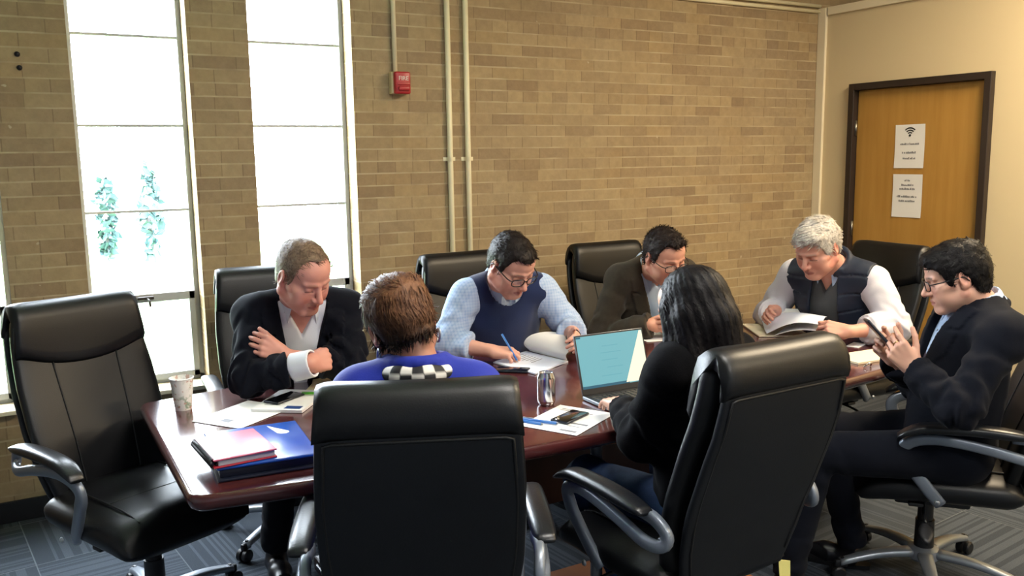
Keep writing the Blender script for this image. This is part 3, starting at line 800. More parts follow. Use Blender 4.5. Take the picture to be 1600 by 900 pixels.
# ------------------------------------------------------------------ things on the table
def sheet_grid(w, d, fn, n=14, m=14, th=0.0009):
    """paper in local (u across w, v along d); fn(u,v)->(x,y,z)"""
    us = np.linspace(-.5, .5, n); vs_ = np.linspace(-.5, .5, m)
    V = A([[fn(u * w, v * d) for v in vs_] for u in us])
    du = np.gradient(V, axis=0); dv = np.gradient(V, axis=1); nn = np.cross(du, dv); nn /= np.linalg.norm(nn, axis=2)[..., None] + 1e-12
    V = V.reshape(-1, 3); nn = nn.reshape(-1, 3); k = len(V)
    F_ = [(a * m + b, (a + 1) * m + b, (a + 1) * m + b + 1, a * m + b + 1) for a in range(n - 1) for b in range(m - 1)]
    F2 = F_ + [tuple(k + q for q in f[::-1]) for f in F_]
    rim = [a * m for a in range(n)] + [(n - 1) * m + b for b in range(1, m)] + [a * m + m - 1 for a in range(n - 2, -1, -1)] + [b for b in range(m - 2, 0, -1)]
    F2 += [(rim[i], k + rim[i], k + rim[(i + 1) % len(rim)], rim[(i + 1) % len(rim)]) for i in range(len(rim))]
    return np.vstack([V, V - nn * th]), F2

def quad_frame(p, z):
    """four table points TL,TR,BR,BL -> bilinear map (u,v in -.5..=.5)"""
    p = [A((q[0], q[1], z)) for q in p]
    return lambda u, v: (p[0] * (0.5 - u) * (0.5 + v) + p[1] * (0.5 + u) * (0.5 + v) + p[2] * (0.5 + u) * (0.5 - v) + p[3] * (0.5 - u) * (0.5 - v))

def flat(name, cx, cy, w, d, rot, m, label, cat, z=TZ + 0.001, th=0.001, group=None, curl=0.0, lines=(), parent=None):
    """a sheet (or stack) lying on the table; lines: (v, u0, u1, h)"""
    R_ = rotz(math.radians(rot))
    def fn(u, v):
        zz = z + th + curl * (max(0, (abs(u) / w * 2 - .5)) ** 2 + max(0, abs(v) / d * 2 - .6) ** 2)
        q = R_ @ A((u, v, 0)); return (cx + q[0], cy + q[1], zz)
    V, F_ = sheet_grid(w, d, fn, 10, 10, th)
    if parent is None:
        o = thing(name, label, cat, (cx, cy, z), 0, group)
        part('sheet', (V, F_), m, o, world=True, smooth='auto')
    else:
        o = parent; part(name, (V, F_), m, parent, world=True, smooth='auto')
    for (v, u0, u1, h, *mm) in lines:
        g = G()
        q = R_ @ A(((u0 + u1) / 2, v, 0))
        g.box((cx + q[0], cy + q[1], fn((u0 + u1) / 2, v)[2] + 0.0004), (abs(u1 - u0), h, 0.0006), R_)
        part('printed_line', g.out(), mm[0] if mm else M['ink'], o, world=True, smooth=False)
    return o

def rbox(name, c, size, rot, m, bev, parent=None, tilt=None, smooth='auto', seg=2):
    R_ = rotz(math.radians(rot))
    if tilt is not None: R_ = R_ @ np.asarray(tilt)
    return part(name, G().box(c, size, R_, bev, seg).out(), m, parent, world=parent is not None, smooth=smooth, origin=None if parent is not None else c)

# paper cup with a floral print
cx, cy = 0.478, 3.262
t = thing('paper_cup', 'white paper cup with a faint floral print on the table corner', 'cup', (cx, cy, TZ))
cupm = mat('floral printed cup paper', '#e9e6e0', 0.6)
nb = NB(cupm); b_ = nb.N['Principled BSDF']; tc_ = nb.N.new('ShaderNodeTexCoord')
f1 = nb.rng(nb.noise(tc_.outputs['Object'], 42.0, 3, 0.6), 0.54, 0.60, 0, 0.75); f2 = nb.rng(nb.noise(tc_.outputs['Object'], 60.0, 2), 0.60, 0.64, 0, 0.7)
sx_ = nb.N.new('ShaderNodeSeparateXYZ'); nb.L.new(tc_.outputs['Object'], sx_.inputs[0])
low = nb.rng(sx_.outputs[2], 0.03, 0.075, 1.0, 0.25)
c_ = nb.mix(nb.math('MULTIPLY', f1, low), srgb('#e9e6e0'), srgb('#6f8f6a')); c_ = nb.mix(f2, c_, srgb('#b9826c'))
nb.L.new(c_, b_.inputs['Base Color'])
part('cup_wall', G().lathe([(0.0, 0.004), (0.027, 0.004), (0.0275, 0.0), (0.029, 0.0), (0.0405, 0.112), (0.0425, 0.114), (0.0425, 0.117), (0.040, 0.118), (0.0385, 0.113), (0.0275, 0.008), (0.0, 0.008)], 32, (cx, cy, TZ)).out(), cupm, t, world=True, smooth='auto')
part('coffee', G().lathe([(0.0, 0.085), (0.0355, 0.085), (0.0355, 0.083), (0, 0.083)], 28, (cx, cy, TZ)).out(), M['tablebase'], t, world=True)

flat('paper_sheet', 0.650, 3.070, 0.216, 0.279, -55, M['paper'], 'white sheet with a small printed mark between the cup and the red notebook', 'paper', curl=0.003,
     lines=((-0.085, -0.02, 0.02, 0.028, M['ink']),))
# bundle beside the suited man
flat('document_stack', 0.835, 3.135, 0.19, 0.27, -38, M['paper'], 'stack of white documents with a dark blue printed logo under the black phone', 'papers', th=0.010, curl=0.002,
     lines=((-0.10, 0.02, 0.08, 0.035, M['logoblue']), (-0.06, -0.07, 0.0, 0.004), (-0.075, -0.07, -0.01, 0.004)))
flat('paper_folder', 1.00, 3.16, 0.22, 0.28, -30, M['yellowpaper'], 'pale yellow folder beside the stack of white documents', 'folder', th=0.006)
flat('notepad', 1.075, 3.315, 0.20, 0.17, -20, M['tan'], 'tan notepad near the crossed arms of the suited man', 'notepad', z=TZ + 0.0085, th=0.005)
t = thing('ballpoint_pen', 'bright green pen lying on the pale yellow folder', 'pen', (0.95, 3.13, TZ + 0.012))
part('barrel', G().tube([(0.885, 3.165, TZ + 0.020), (1.01, 3.09, TZ + 0.020)], 0.0055, 10).out(), M['greenpen'], t, world=True)
part('tip', G().tube([(1.01, 3.09, TZ + 0.020), (1.022, 3.083, TZ + 0.020)], [0.005, 0.0012], 10).out(), M['silver'], t, world=True)

def phone(name, c, rot, label, edge='phoneedge', size=(0.071, 0.145, 0.008), tilt=None, glare=False):
    t = thing(name, label, 'phone', c)
    R_ = rotz(math.radians(rot)); 
    if tilt is not None: R_ = R_ @ np.asarray(tilt)
    cc = A(c) + R_ @ A((0, 0, size[2] / 2))
    part('phone_case', G().box(cc, size, R_, 0.0035, 3).out(), M[edge], t, world=True, smooth='auto')
    part('screen', G().box(cc + R_ @ A((0, 0, size[2] / 2)), (size[0] - 0.005, size[1] - 0.005, 0.0012), R_, 0.0004).out(), M['phone'], t, world=True, smooth='auto')
    g = G().box(cc + R_ @ A((0, size[1] / 2 - 0.008, size[2] / 2 + 0.0007)), (0.012, 0.0016, 0.0005), R_)
    part('speaker_slot', g.out(), M['ink'], t, world=True, smooth=False)
    return t
phone('mobile_phone', (0.815, 3.150, TZ + 0.0125), -58, 'black phone on the white documents in front of the suited man')
phone('mobile_phone', (0.785, 2.455, TZ + 0.001), -20, 'light edged phone beside the blue folder, half hidden by the foreground chair', 'phonewhite')
phone('mobile_phone', (1.755, 3.10, TZ + 0.001), 48, 'black phone on the table beside the blue jacket collar', size=(0.07, 0.14, 0.009))
phone('mobile_phone', (1.588, 2.412, TZ + 0.0035), -66, 'black phone lying on the white sheet beside the soda can', size=(0.07, 0.14, 0.008))

# blue portfolio and red notebook
c = (0.588, 2.592)
t = thing('portfolio_folder', 'thick bright blue vinyl portfolio with a white mark under the red notebook', 'folder', (c[0], c[1], TZ))
rot = -5
rbox('back_cover', (c[0], c[1], TZ + 0.0055), (0.285, 0.355, 0.009), rot, M['bluedark'], 0.004, t)
rbox('gusset', (c[0] - 0.004, c[1], TZ + 0.0225), (0.262, 0.330, 0.026), rot, M['bluedark'], 0.004, t)
rbox('front_cover', (c[0], c[1] + 0.002, TZ + 0.0400), (0.285, 0.355, 0.010), rot, M['blue'], 0.0045, t, seg=3)
g = G()
sw = spline([(-0.042, 0.055, 0), (-0.020, 0.022, 0), (0.004, -0.012, 0), (0.020, -0.034, 0)], 14)
wd = np.interp(np.linspace(0, 1, 14), [0, .35, .75, .92, 1], [0.001, 0.008, 0.017, 0.013, 0.002])
R_ = rotz(math.radians(rot)); R2 = rotz(math.radians(-12))
ring = []
for p, w_ in zip(sw, wd):
    a_, b_2 = R_ @ (R2 @ (p + A((-w_, -w_ * .5, 0)))), R_ @ (R2 @ (p + A((w_, w_ * .5, 0))))
    off = A((c[0] + 0.085, c[1] + 0.085, TZ + 0.0448)); ring.append([a_ + off, b_2 + off, b_2 + off + A((0, 0, .0007)), a_ + off + A((0, 0, .0007))])
g.loft(ring); part('white_mark', g.out(), M['whiteplastic'], t, world=True, smooth=False)
c = (0.505, 2.540); rot = 3
t = thing('spiral_notebook', 'pink red spiral bound notebook lying on the blue portfolio', 'notebook', (c[0], c[1], TZ + 0.0455))
z0 = TZ + 0.0455
rbox('back_cover', (c[0], c[1], z0 + 0.0025), (0.178, 0.232, 0.004), rot, M['redpage'], 0.0015, t)
rbox('page_block', (c[0] + 0.004, c[1], z0 + 0.0125), (0.158, 0.222, 0.015), rot, M['pages'], 0.001, t)
rbox('front_cover', (c[0], c[1], z0 + 0.0235), (0.178, 0.232, 0.006), rot, M['pink'], 0.003, t, seg=3)
g = G(); R_ = rotz(math.radians(rot))
for k in range(22):
    yy = -0.105 + 0.21 * k / 21; th = np.linspace(0, 2 * PI, 14)
    P = [A((c[0], c[1], z0 + 0.013)) + R_ @ A((-0.088 + 0.010 * math.cos(a), yy + .002 * a / 6, 0.0135 * math.sin(a))) for a in th]
    g.tube(P, 0.0016, 6)
g.tube([A((c[0], c[1], z0 + 0.013)) + R_ @ A((-0.0935, y, 0)) for y in (-.108, .108)], 0.0075, 10)
part('spiral_binding', g.out(), M['black'], t, world=True)

# soda can
cx, cy = 1.612, 2.603
t = thing('soda_can', 'shiny silver soda can standing beside the laptop', 'can', (cx, cy, TZ))
part('can_body', G().lathe([(0, 0.006), (0.020, 0.004), (0.024, 0.0), (0.0265, 0.002), (0.0325, 0.014), (0.033, 0.02), (0.033, 0.098), (0.0315, 0.106), (0.0268, 0.117), (0.0262, 0.1205), (0.0252, 0.1205), (0.0245, 0.1165), (0.0, 0.1165)], 36, (cx, cy, TZ)).out(), M['aluminium'], t, world=True, smooth='auto')
part('pull_tab', G().box((cx + .004, cy - .004, TZ + 0.1190), (0.022, 0.014, 0.0018), rotz(-.6), 0.0006).out(), M['silver'], t, world=True, smooth=False)

# sheet with pens and phone in front of the laptop
flat('paper_sheet', 1.575, 2.405, 0.216, 0.279, -62, M['paper'], 'white sheet under the black phone and blue pens by the soda can', 'paper', curl=0.002,
     lines=((0.09, -0.08, 0.05, 0.004), (0.105, -0.08, 0.02, 0.004), (-0.03, 0.03, 0.09, 0.012), (-0.06, 0.03, 0.08, 0.004), (-0.11, 0.03, 0.09, 0.014)))
for q, (p0, p1, lab) in enumerate((((1.435, 2.475, TZ + .0085), (1.515, 2.365, TZ + .0085), 'blue pen lying across the corner of the white sheet near the table edge'),
                                   ((1.405, 2.500, TZ + .0063), (1.470, 2.392, TZ + .0063), 'second blue pen lying nearest the table edge beside the white sheet'))):
    t = thing('ballpoint_pen', lab, 'pen', p0)
    p0, p1 = A(p0), A(p1); d = nrm(p1 - p0)
    part('barrel', G().tube([p0, p0 + (p1 - p0) * .93], 0.0052, 12).out(), M['bluepen'], t, world=True)
    part('tip', G().tube([p0 + (p1 - p0) * .93, p1], [0.0048, 0.001], 10).out(), M['silver'], t, world=True)
    part('clip', G().tube([p0 + A((0, 0, .0065)), p0 + d * .045 + A((0, 0, .0075))], 0.0016, 6).out(), M['silver'], t, world=True)

# laptop
LX0, LX1, LY0, LY1 = 1.748, 2.058, 2.345, 2.575
t = thing('laptop_computer', 'open slim grey laptop with a blue green lit screen', 'laptop', ((LX0 + LX1) / 2, (LY0 + LY1) / 2, TZ))
ang = math.radians(-2)
R_ = rotz(ang); LC = A(((LX0 + LX1) / 2, (LY0 + LY1) / 2, TZ)); lw, ld = LX1 - LX0, LY1 - LY0
bs = part('laptop_base', G().box(LC + A((0, 0, 0.009)), (lw, ld, 0.014), R_, 0.004, 3).out(), M['lapgrey'], t, world=True, smooth='auto')
part('key_deck', G().box(LC + A((0, 0, 0.0163)), (lw - 0.008, ld - 0.008, 0.0012), R_).out(), M['keys'], bs, world=True, smooth=False)
g = G()
for r in range(5):
    for k in range(13):
        q = R_ @ A((-lw / 2 + 0.028 + k * (lw - 0.056) / 12, ld / 2 - 0.035 - r * 0.0195, 0.018))
        g.box(LC + q, (0.0185, 0.016, 0.0022), R_, 0.0012, 1)
part('keyboard_keys', g.out(), M['keys'], bs, world=True, smooth=False)
part('trackpad', G().box(LC + R_ @ A((0, -ld / 2 + 0.045, 0.0172)), (0.10, 0.062, 0.0008), R_).out(), M['lapgrey'], bs, world=True, smooth=False)
# lid leans back from the hinge
lean = math.radians(17)
hinge = LC + R_ @ A((0, ld / 2 - 0.004, 0.016)); uz = R_ @ A((0, math.sin(lean), math.cos(lean))); ux = R_ @ A((1, 0, 0)); uy = np.cross(uz, ux)
RL = np.c_[ux, uy, uz]; lh = 0.222
lid = part('laptop_lid', G().box(hinge + uz * (lh / 2) + uy * 0.003, (lw, 0.006, lh), RL, 0.0025, 2).out(), M['lapgrey'], t, world=True, smooth='auto')
part('screen_bezel', G().box(hinge + uz * (lh / 2) - uy * 0.0005, (lw - 0.004, 0.0012, lh - 0.004), RL).out(), M['keys'], lid, world=True, smooth=False)
def scr(name, x0, x1, z0, z1, m, dy=0.0014, poly=None):
    P = poly or [(x0, z0), (x1, z0), (x1, z1), (x0, z1)]
    V = [hinge + ux * x + uz * z - uy * dy for x, z in P] + [hinge + ux * x + uz * z - uy * (dy - .0003) for x, z in P]
    n = len(P); F_ = [tuple(range(n)), tuple(range(2 * n - 1, n - 1, -1))] + [(i, i + n, (i + 1) % n + n, (i + 1) % n) for i in range(n)]
    return part(name, (A(V), F_), m, lid, world=True, smooth=False)
M['scr'] = mat('lit blue green screen', '#08282c', 0.25, emit=(srgb('#76b4be'), 0.80))
M['scr_dark'] = mat('screen taskbar', '#08282c', 0.25, emit=(srgb('#2c5a72'), 0.8))
M['scr_line'] = mat('screen text grey', '#08282c', 0.25, emit=(srgb('#6aabb7'), 0.8))
M['scr_glare'] = mat('painted glare on the screen', '#303028', 0.25, emit=(srgb('#fff3cf'), 1.0))
sx0, sx1 = -lw / 2 + 0.007, lw / 2 - 0.007
scr('display', sx0, sx1, 0.022, lh - 0.007, M['scr'])
scr('task_bar', sx0, sx1 - .09, 0.022, 0.032, M['scr_dark'], 0.0018)
scr('title_bar', sx0, sx0 + 0.02, lh - 0.014, lh - 0.008, M['scr_dark'], 0.0018)
for z, a_, b_2 in ((0.17, -.04, .03), (0.145, -.05, .04), (0.118, -.05, .02), (0.09, -.03, .04), (0.06, -.06, .03)):
    scr('text_row', a_, b_2, z, z + 0.003, M['scr_line'], 0.0018)
scr('painted_glare', 0, 0, 0, 0, M['scr_glare'], 0.0021, poly=[(sx1 - 0.105, 0.026), (sx1 - .001, 0.026), (sx1 - .001, lh - 0.010), (sx1 - 0.012, lh - 0.008)])  # glare on the glossy screen, painted as an emissive wedge

# papers of the man in the sweater vest: stapled report, top leaves curling over
t = thing('paper_report', 'stapled white report with leaves curled back under the writing hand', 'papers', (1.98, 3.22, TZ))
def fr(rot, cx, cy):
    Rr = rotz(math.radians(rot)); return lambda u, v, z: tuple(A((cx, cy, 0)) + Rr @ A((u, v, z)))
def blend4(p00, p10, p11, p01): # corners near-left, near-right, far-right, far-left
    P = [A(q, float) for q in (p00, p10, p11, p01)]
    return lambda u, v: P[0] * (1 - u) * (1 - v) + P[1] * u * (1 - v) + P[2] * u * v + P[3] * (1 - u) * v
RPB = blend4((1.800, 2.990, TZ + .007), (2.036, 3.105, TZ + .007), (1.985, 3.375, TZ + .007), (1.752, 3.262, TZ + .007))
V, F_ = sheet_grid(1, 1, lambda u, v: tuple(RPB(u + .5, v + .5) + A((0, 0, .001 * math.sin(u * 9)))), 12, 12, 0.006); part('lower_leaves', (V, F_), M['paper2'], t, world=True, smooth='auto')
nearc = spline([(2.032, 3.112, TZ + .008), (2.022, 3.098, TZ + .040), (2.060, 3.082, TZ + .070), (2.108, 3.072, TZ + .080), (2.145, 3.070, TZ + .076)], 24)
farc = spline([(1.992, 3.352, TZ + .008), (1.955, 3.345, TZ + .050), (1.985, 3.330, TZ + .088), (2.060, 3.300, TZ + .100), (2.140, 3.262, TZ + .085)], 24)
def turned(u, v):
    i = min(23, int(round((u + .5) * 23))); k = v + .5
    return tuple(nearc[i] * (1 - k) + farc[i] * k)
V, F_ = sheet_grid(1, 1, turned, 24, 10, 0.003); part('turned_leaves', (V, F_), M['paper'], t, world=True, smooth='auto')
g = G(); Rr = rotz(math.radians(-6))
for k in range(7):
    g.box(RPB(.60 + .01 * (k % 3), .88 - k * .075) + A((0, 0, .0016)), (0.085 - .01 * (k % 3), 0.004, 0.0006), rotz(math.radians(26)))
part('printed_line', g.out(), M['ink'], t, world=True, smooth=False)

flat('paper_sheet', 2.70, 3.335, 0.20, 0.25, -14, M['paper'], 'white sheet under the clasped hands of the man in the olive blazer', 'paper', curl=0.003, lines=((0.06, -.06, .06, .004), (0.045, -.06, .03, .004)))
flat('paper_pad', 2.16, 2.80, 0.15, 0.20, -34, M['paper'], 'small white pad of papers just beyond the laptop lid', 'notepad', th=0.012, lines=((0.05, -.05, .05, .006),))

# papers of the white haired man: loose heap with leaves lifted
t = thing('paper_report', 'loose white papers held up in the hands of the white haired man', 'papers', (3.24, 3.12, TZ))
OB = blend4((3.095, 3.035, TZ + .008), (3.30, 2.90, TZ + .008), (3.45, 3.17, TZ + .008), (3.245, 3.305, TZ + .008))
V, F_ = sheet_grid(1, 1, lambda u, v: tuple(OB(u + .5, v + .5)), 10, 12, 0.006); part('lower_leaves', (V, F_), M['creampaper'], t, world=True, smooth='auto')
OC = blend4((3.115, 3.005, TZ + .020), (3.235, 2.795, TZ + .085), (3.375, 2.870, TZ + .100), (3.305, 3.240, TZ + .055))
def lift(u, v):
    return tuple(OC(u + .5, v + .5) + A((0, 0, .028 * math.sin(PI * (u + .5)) * (1 - .3 * (v + .5)) + .006 * math.sin(v * 7))))
V, F_ = sheet_grid(1, 1, lift, 16, 14, 0.002); part('lifted_leaves', (V, F_), M['paper2'], t, world=True, smooth='auto')
OD = blend4((3.150, 2.985, TZ + .014), (3.235, 2.800, TZ + .055), (3.36, 2.875, TZ + .060), (3.30, 3.05, TZ + .030))
V, F_ = sheet_grid(1, 1, lambda u, v: tuple(OD(u + .5, v + .5) + A((0, 0, .014 * math.sin(PI * (u + .5))))), 12, 10, 0.002); part('lifted_leaves', (V, F_), M['paper'], t, world=True, smooth='auto')
OE = blend4((3.30, 3.14, TZ + .055), (3.38, 3.02, TZ + .075), (3.40, 3.06, TZ + .105), (3.345, 3.17, TZ + .100))
V, F_ = sheet_grid(1, 1, lambda u, v: tuple(OE(u + .5, v + .5)), 6, 6, 0.0015); part('lifted_leaves', (V, F_), M['paper'], t, world=True, smooth='auto')

flat('notepad', 3.18, 2.47, 0.30, 0.16, -4, M['creampaper'], 'cream notepad at the table edge near the held phone', 'notepad', th=0.008)
flat('paper_scrap', 3.33, 2.66, 0.11, 0.06, 20, M['paper'], 'small white slip of paper under the forearm of the white haired man', 'paper')
t = thing('bulldog_clip', 'small shiny metal clip at the table edge by the cream notepad', 'clip', (3.03, 2.36, TZ))
part('clip_body', G().tube(spline([(3.00, 2.355, TZ + .004), (3.015, 2.345, TZ + .018), (3.035, 2.345, TZ + .018), (3.05, 2.36, TZ + .004)], 12), 0.0035, 8).out(), M['chrome'], t, world=True)

# panel on the carpet under the table
tag(part('floor_board', G().box((1.93, 2.445, 0.010), (0.86, 0.60, 0.018), None, 0.003).out(), M['brownpanel'], origin=(1.93, 2.445, 0.001), smooth=False), 'flat brown board lying on the carpet under the laptop side of the table', 'board')
# ------------------------------------------------------------------ implicit surfaces -> meshes
def axis_pts(lo, hi, zones, fine, coarse):
    out = [lo]; x = lo
    while x < hi:
        ins = any(a - coarse <= x <= b for a, b in zones)
        x += fine if ins else coarse
        out.append(x)
    return A(out, dtype=np.float32)

class Vol:
    def __init__(s, xs, ys, zs):
        s.ax = [np.asarray(xs, np.float32), np.asarray(ys, np.float32), np.asarray(zs, np.float32)]
        s.D = np.full((len(xs), len(ys), len(zs)), 0.25, np.float32)
    @staticmethod
    def uni(lo, hi, h): return Vol(*[np.arange(lo[i], hi[i] + h, h) for i in range(3)])
    def sl(s, lo, hi):
        r = []
        for i in range(3):
            a = max(0, int(np.searchsorted(s.ax[i], lo[i])) - 1); b = min(len(s.ax[i]), int(np.searchsorted(s.ax[i], hi[i])) + 1)
            if b <= a: return None
            r.append(slice(a, b))
        return tuple(r)
    def xyz(s, sl):
        return s.ax[0][sl[0]][:, None, None], s.ax[1][sl[1]][None, :, None], s.ax[2][sl[2]][None, None, :]
    def add(s, prim, k=0.01, op='u'):
        fn, lo, hi = prim
        m = k + 0.02
        sl = s.sl(A(lo) - m, A(hi) + m)
        if sl is None: return s
        d = fn(*s.xyz(sl)); D = s.D[sl]
        if op == 'u':
            h = np.maximum(k - np.abs(D - d), 0) / max(k, 1e-6); s.D[sl] = np.minimum(D, d) - h * h * k * .25
        elif op == 's':
            d = -d; h = np.maximum(k - np.abs(D - d), 0) / max(k, 1e-6); s.D[sl] = np.maximum(D, d) + h * h * k * .25
        elif op == 'i':
            s.D[sl] = np.maximum(D, d)
        elif op == 'off':           # d is added (displacement)
            s.D[sl] = D + d
        return s
    def full(s, fn, op='i'):
        sl = (slice(None),) * 3; d = fn(*s.xyz(sl))
        if op == 'i': s.D = np.maximum(s.D, d).astype(np.float32)
        else: s.D = (s.D + d).astype(np.float32)
        return s
    def mesh(s):
        D = s.D
        D[0], D[-1] = .25, .25; D[:, 0], D[:, -1] = .25, .25; D[:, :, 0], D[:, :, -1] = .25, .25
        S = D < 0
        n = np.zeros(tuple(q - 1 for q in D.shape), np.uint8)
        for i in (0, 1):
            for j in (0, 1):
                for k in (0, 1):
                    n += S[i:D.shape[0] - 1 + i, j:D.shape[1] - 1 + j, k:D.shape[2] - 1 + k]
        act = (n > 0) & (n < 8)
        I, J, K = np.nonzero(act); N_ = len(I)
        acc = np.zeros((N_, 3)); cnt = np.zeros(N_)
        cor = [(0, 0, 0), (1, 0, 0), (0, 1, 0), (1, 1, 0), (0, 0, 1), (1, 0, 1), (0, 1, 1), (1, 1, 1)]
        val = [D[I + c[0], J + c[1], K + c[2]] for c in cor]
        for a in range(8):
            for b in range(a + 1, 8):
                df = [cor[b][q] - cor[a][q] for q in range(3)]
                if sum(map(abs, df)) != 1: continue
                m = (val[a] < 0) != (val[b] < 0)
                t = val[a] / (val[a] - val[b] + 1e-12); t = np.where(m, t, 0)
                for q in range(3):
                    i0 = (I, J, K)[q]
                    pa = s.ax[q][i0 + cor[a][q]]; pb = s.ax[q][i0 + cor[b][q]]
                    acc[:, q] += np.where(m, pa + (pb - pa) * t, 0)
                cnt += m
        V = acc / cnt[:, None]
        vid = np.full(act.shape, -1, np.int32); vid[I, J, K] = np.arange(N_)
        F_ = []
        for q in range(3):
            o = [1 if r != q else 0 for r in range(3)]
            a = tuple(slice(o[r], (D.shape[r] - 1) if r == q else D.shape[r] - 1) for r in range(3))
            b = tuple(slice(o[r] + (1 if r == q else 0), (D.shape[r]) if r == q else D.shape[r] - 1) for r in range(3))
            s0, s1 = S[a], S[b]; m = s0 != s1
            i, j, k = np.nonzero(m); fl = s0[i, j, k]
            i, j, k = i + o[0], j + o[1], k + o[2]
            r1, r2 = [(1, 2), (2, 0), (0, 1)][q]
            base = np.stack([i, j, k], 1)
            def cell(d1, d2):
                c = base.copy(); c[:, r1] -= d1; c[:, r2] -= d2
                return vid[c[:, 0], c[:, 1], c[:, 2]]
            qd = np.stack([cell(1, 1), cell(0, 1), cell(0, 0), cell(1, 0)], 1)
            qd[~fl] = qd[~fl][:, ::-1]
            F_.append(qd)
        F_ = np.vstack(F_); F_ = F_[(F_ >= 0).all(1)]
        return V, F_

def rc(a, b, ra, rb, flat=False, flat0=False):
    a, b = np.asarray(a, float), np.asarray(b, float); d = b - a; L = np.linalg.norm(d) + 1e-9; u = d / L
    r = max(ra, rb)
    def fn(X, Y, Z):
        px, py, pz = X - a[0], Y - a[1], Z - a[2]
        t = px * u[0] + py * u[1] + pz * u[2]
        h = np.clip(t / L, 0, 1)
        q = np.sqrt((px - u[0] * L * h) ** 2 + (py - u[1] * L * h) ** 2 + (pz - u[2] * L * h) ** 2) - (ra + (rb - ra) * h)
        if flat: q = np.maximum(q, t - L)
        if flat0: q = np.maximum(q, -t)
        return q
    return fn, np.minimum(a, b) - r, np.maximum(a, b) + r

def ell(c, R_, rad):
    c = np.asarray(c, float); R_ = np.asarray(R_, float); rad = np.asarray(rad, float)
    def fn(X, Y, Z):
        px, py, pz = X - c[0], Y - c[1], Z - c[2]
        k0 = 0; k1 = 0
        for i in range(3):
            q = px * R_[0, i] + py * R_[1, i] + pz * R_[2, i]
            k0 = k0 + (q / rad[i]) ** 2; k1 = k1 + (q / rad[i] ** 2) ** 2
        k0 = np.sqrt(k0); return k0 * (k0 - 1) / (np.sqrt(k1) + 1e-9)
    ext = np.sqrt(((R_ * rad) ** 2).sum(1))
    return fn, c - ext, c + ext

def wob(freq, seed, warp=1.2):
    """smooth pseudo-noise, about -1..1"""
    r = np.random.default_rng(seed); ks = r.normal(size=(5, 3)) * freq; ph = r.uniform(0, 6.28, 5); k2 = r.normal(size=(5, 3)) * freq * .6
    def fn(X, Y, Z):
        o = 0
        for i in range(5):
            o = o + np.sin(X * ks[i, 0] + Y * ks[i, 1] + Z * ks[i, 2] + ph[i] + warp * np.sin(X * k2[i, 0] + Y * k2[i, 1] + Z * k2[i, 2]))
        return (o / 3.2).astype(np.float32)
    return fn

def folds(vol, c, r, amp, freq, seed, axis=None):
    """creases around a point (elbow, waist, crook of the knee)"""
    f = wob(freq, seed); c = np.asarray(c, float)
    def fn(X, Y, Z):
        w_ = np.exp(-((X - c[0]) ** 2 + (Y - c[1]) ** 2 + (Z - c[2]) ** 2) / (r * r))
        v = f(X, Y, Z)
        if axis is not None:
            t = X * axis[0] + Y * axis[1] + Z * axis[2]
            v = np.sin(t * freq * 2.2 + 2.2 * v)
        return amp * w_ * v
    vol.add((fn, c - 2 * r, c + 2 * r), 0, 'off')
# ------------------------------------------------------------------ people
def head_R(face_deg, pitch=0, roll=0):
    """columns = right, forward, up; pitch > 0 looks down, roll > 0 tips the crown to the person's right"""
    a = math.radians(face_deg - 90); p = math.radians(-pitch); r = math.radians(roll)
    return np.array(Matrix.Rotation(a, 3, 'Z') @ Matrix.Rotation(p, 3, 'X') @ Matrix.Rotation(r, 3, 'Y'))

def ik(sh, wr, l1, l2, hint):
    sh, wr = A(sh, float), A(wr, float); d = wr - sh; L = np.linalg.norm(d); u = d / L
    if L > (l1 + l2) * .995: k = L / ((l1 + l2) * .995); l1, l2 = l1 * k, l2 * k
    x = (l1 * l1 - l2 * l2 + L * L) / (2 * L); h = math.sqrt(max(0, l1 * l1 - x * x))
    v = A(hint, float); v = nrm(v - u * (v @ u))
    return sh + u * x + v * h

class Fig:
    pass

HEADP = []   # filled per head: list of (prim, k, op) in head space

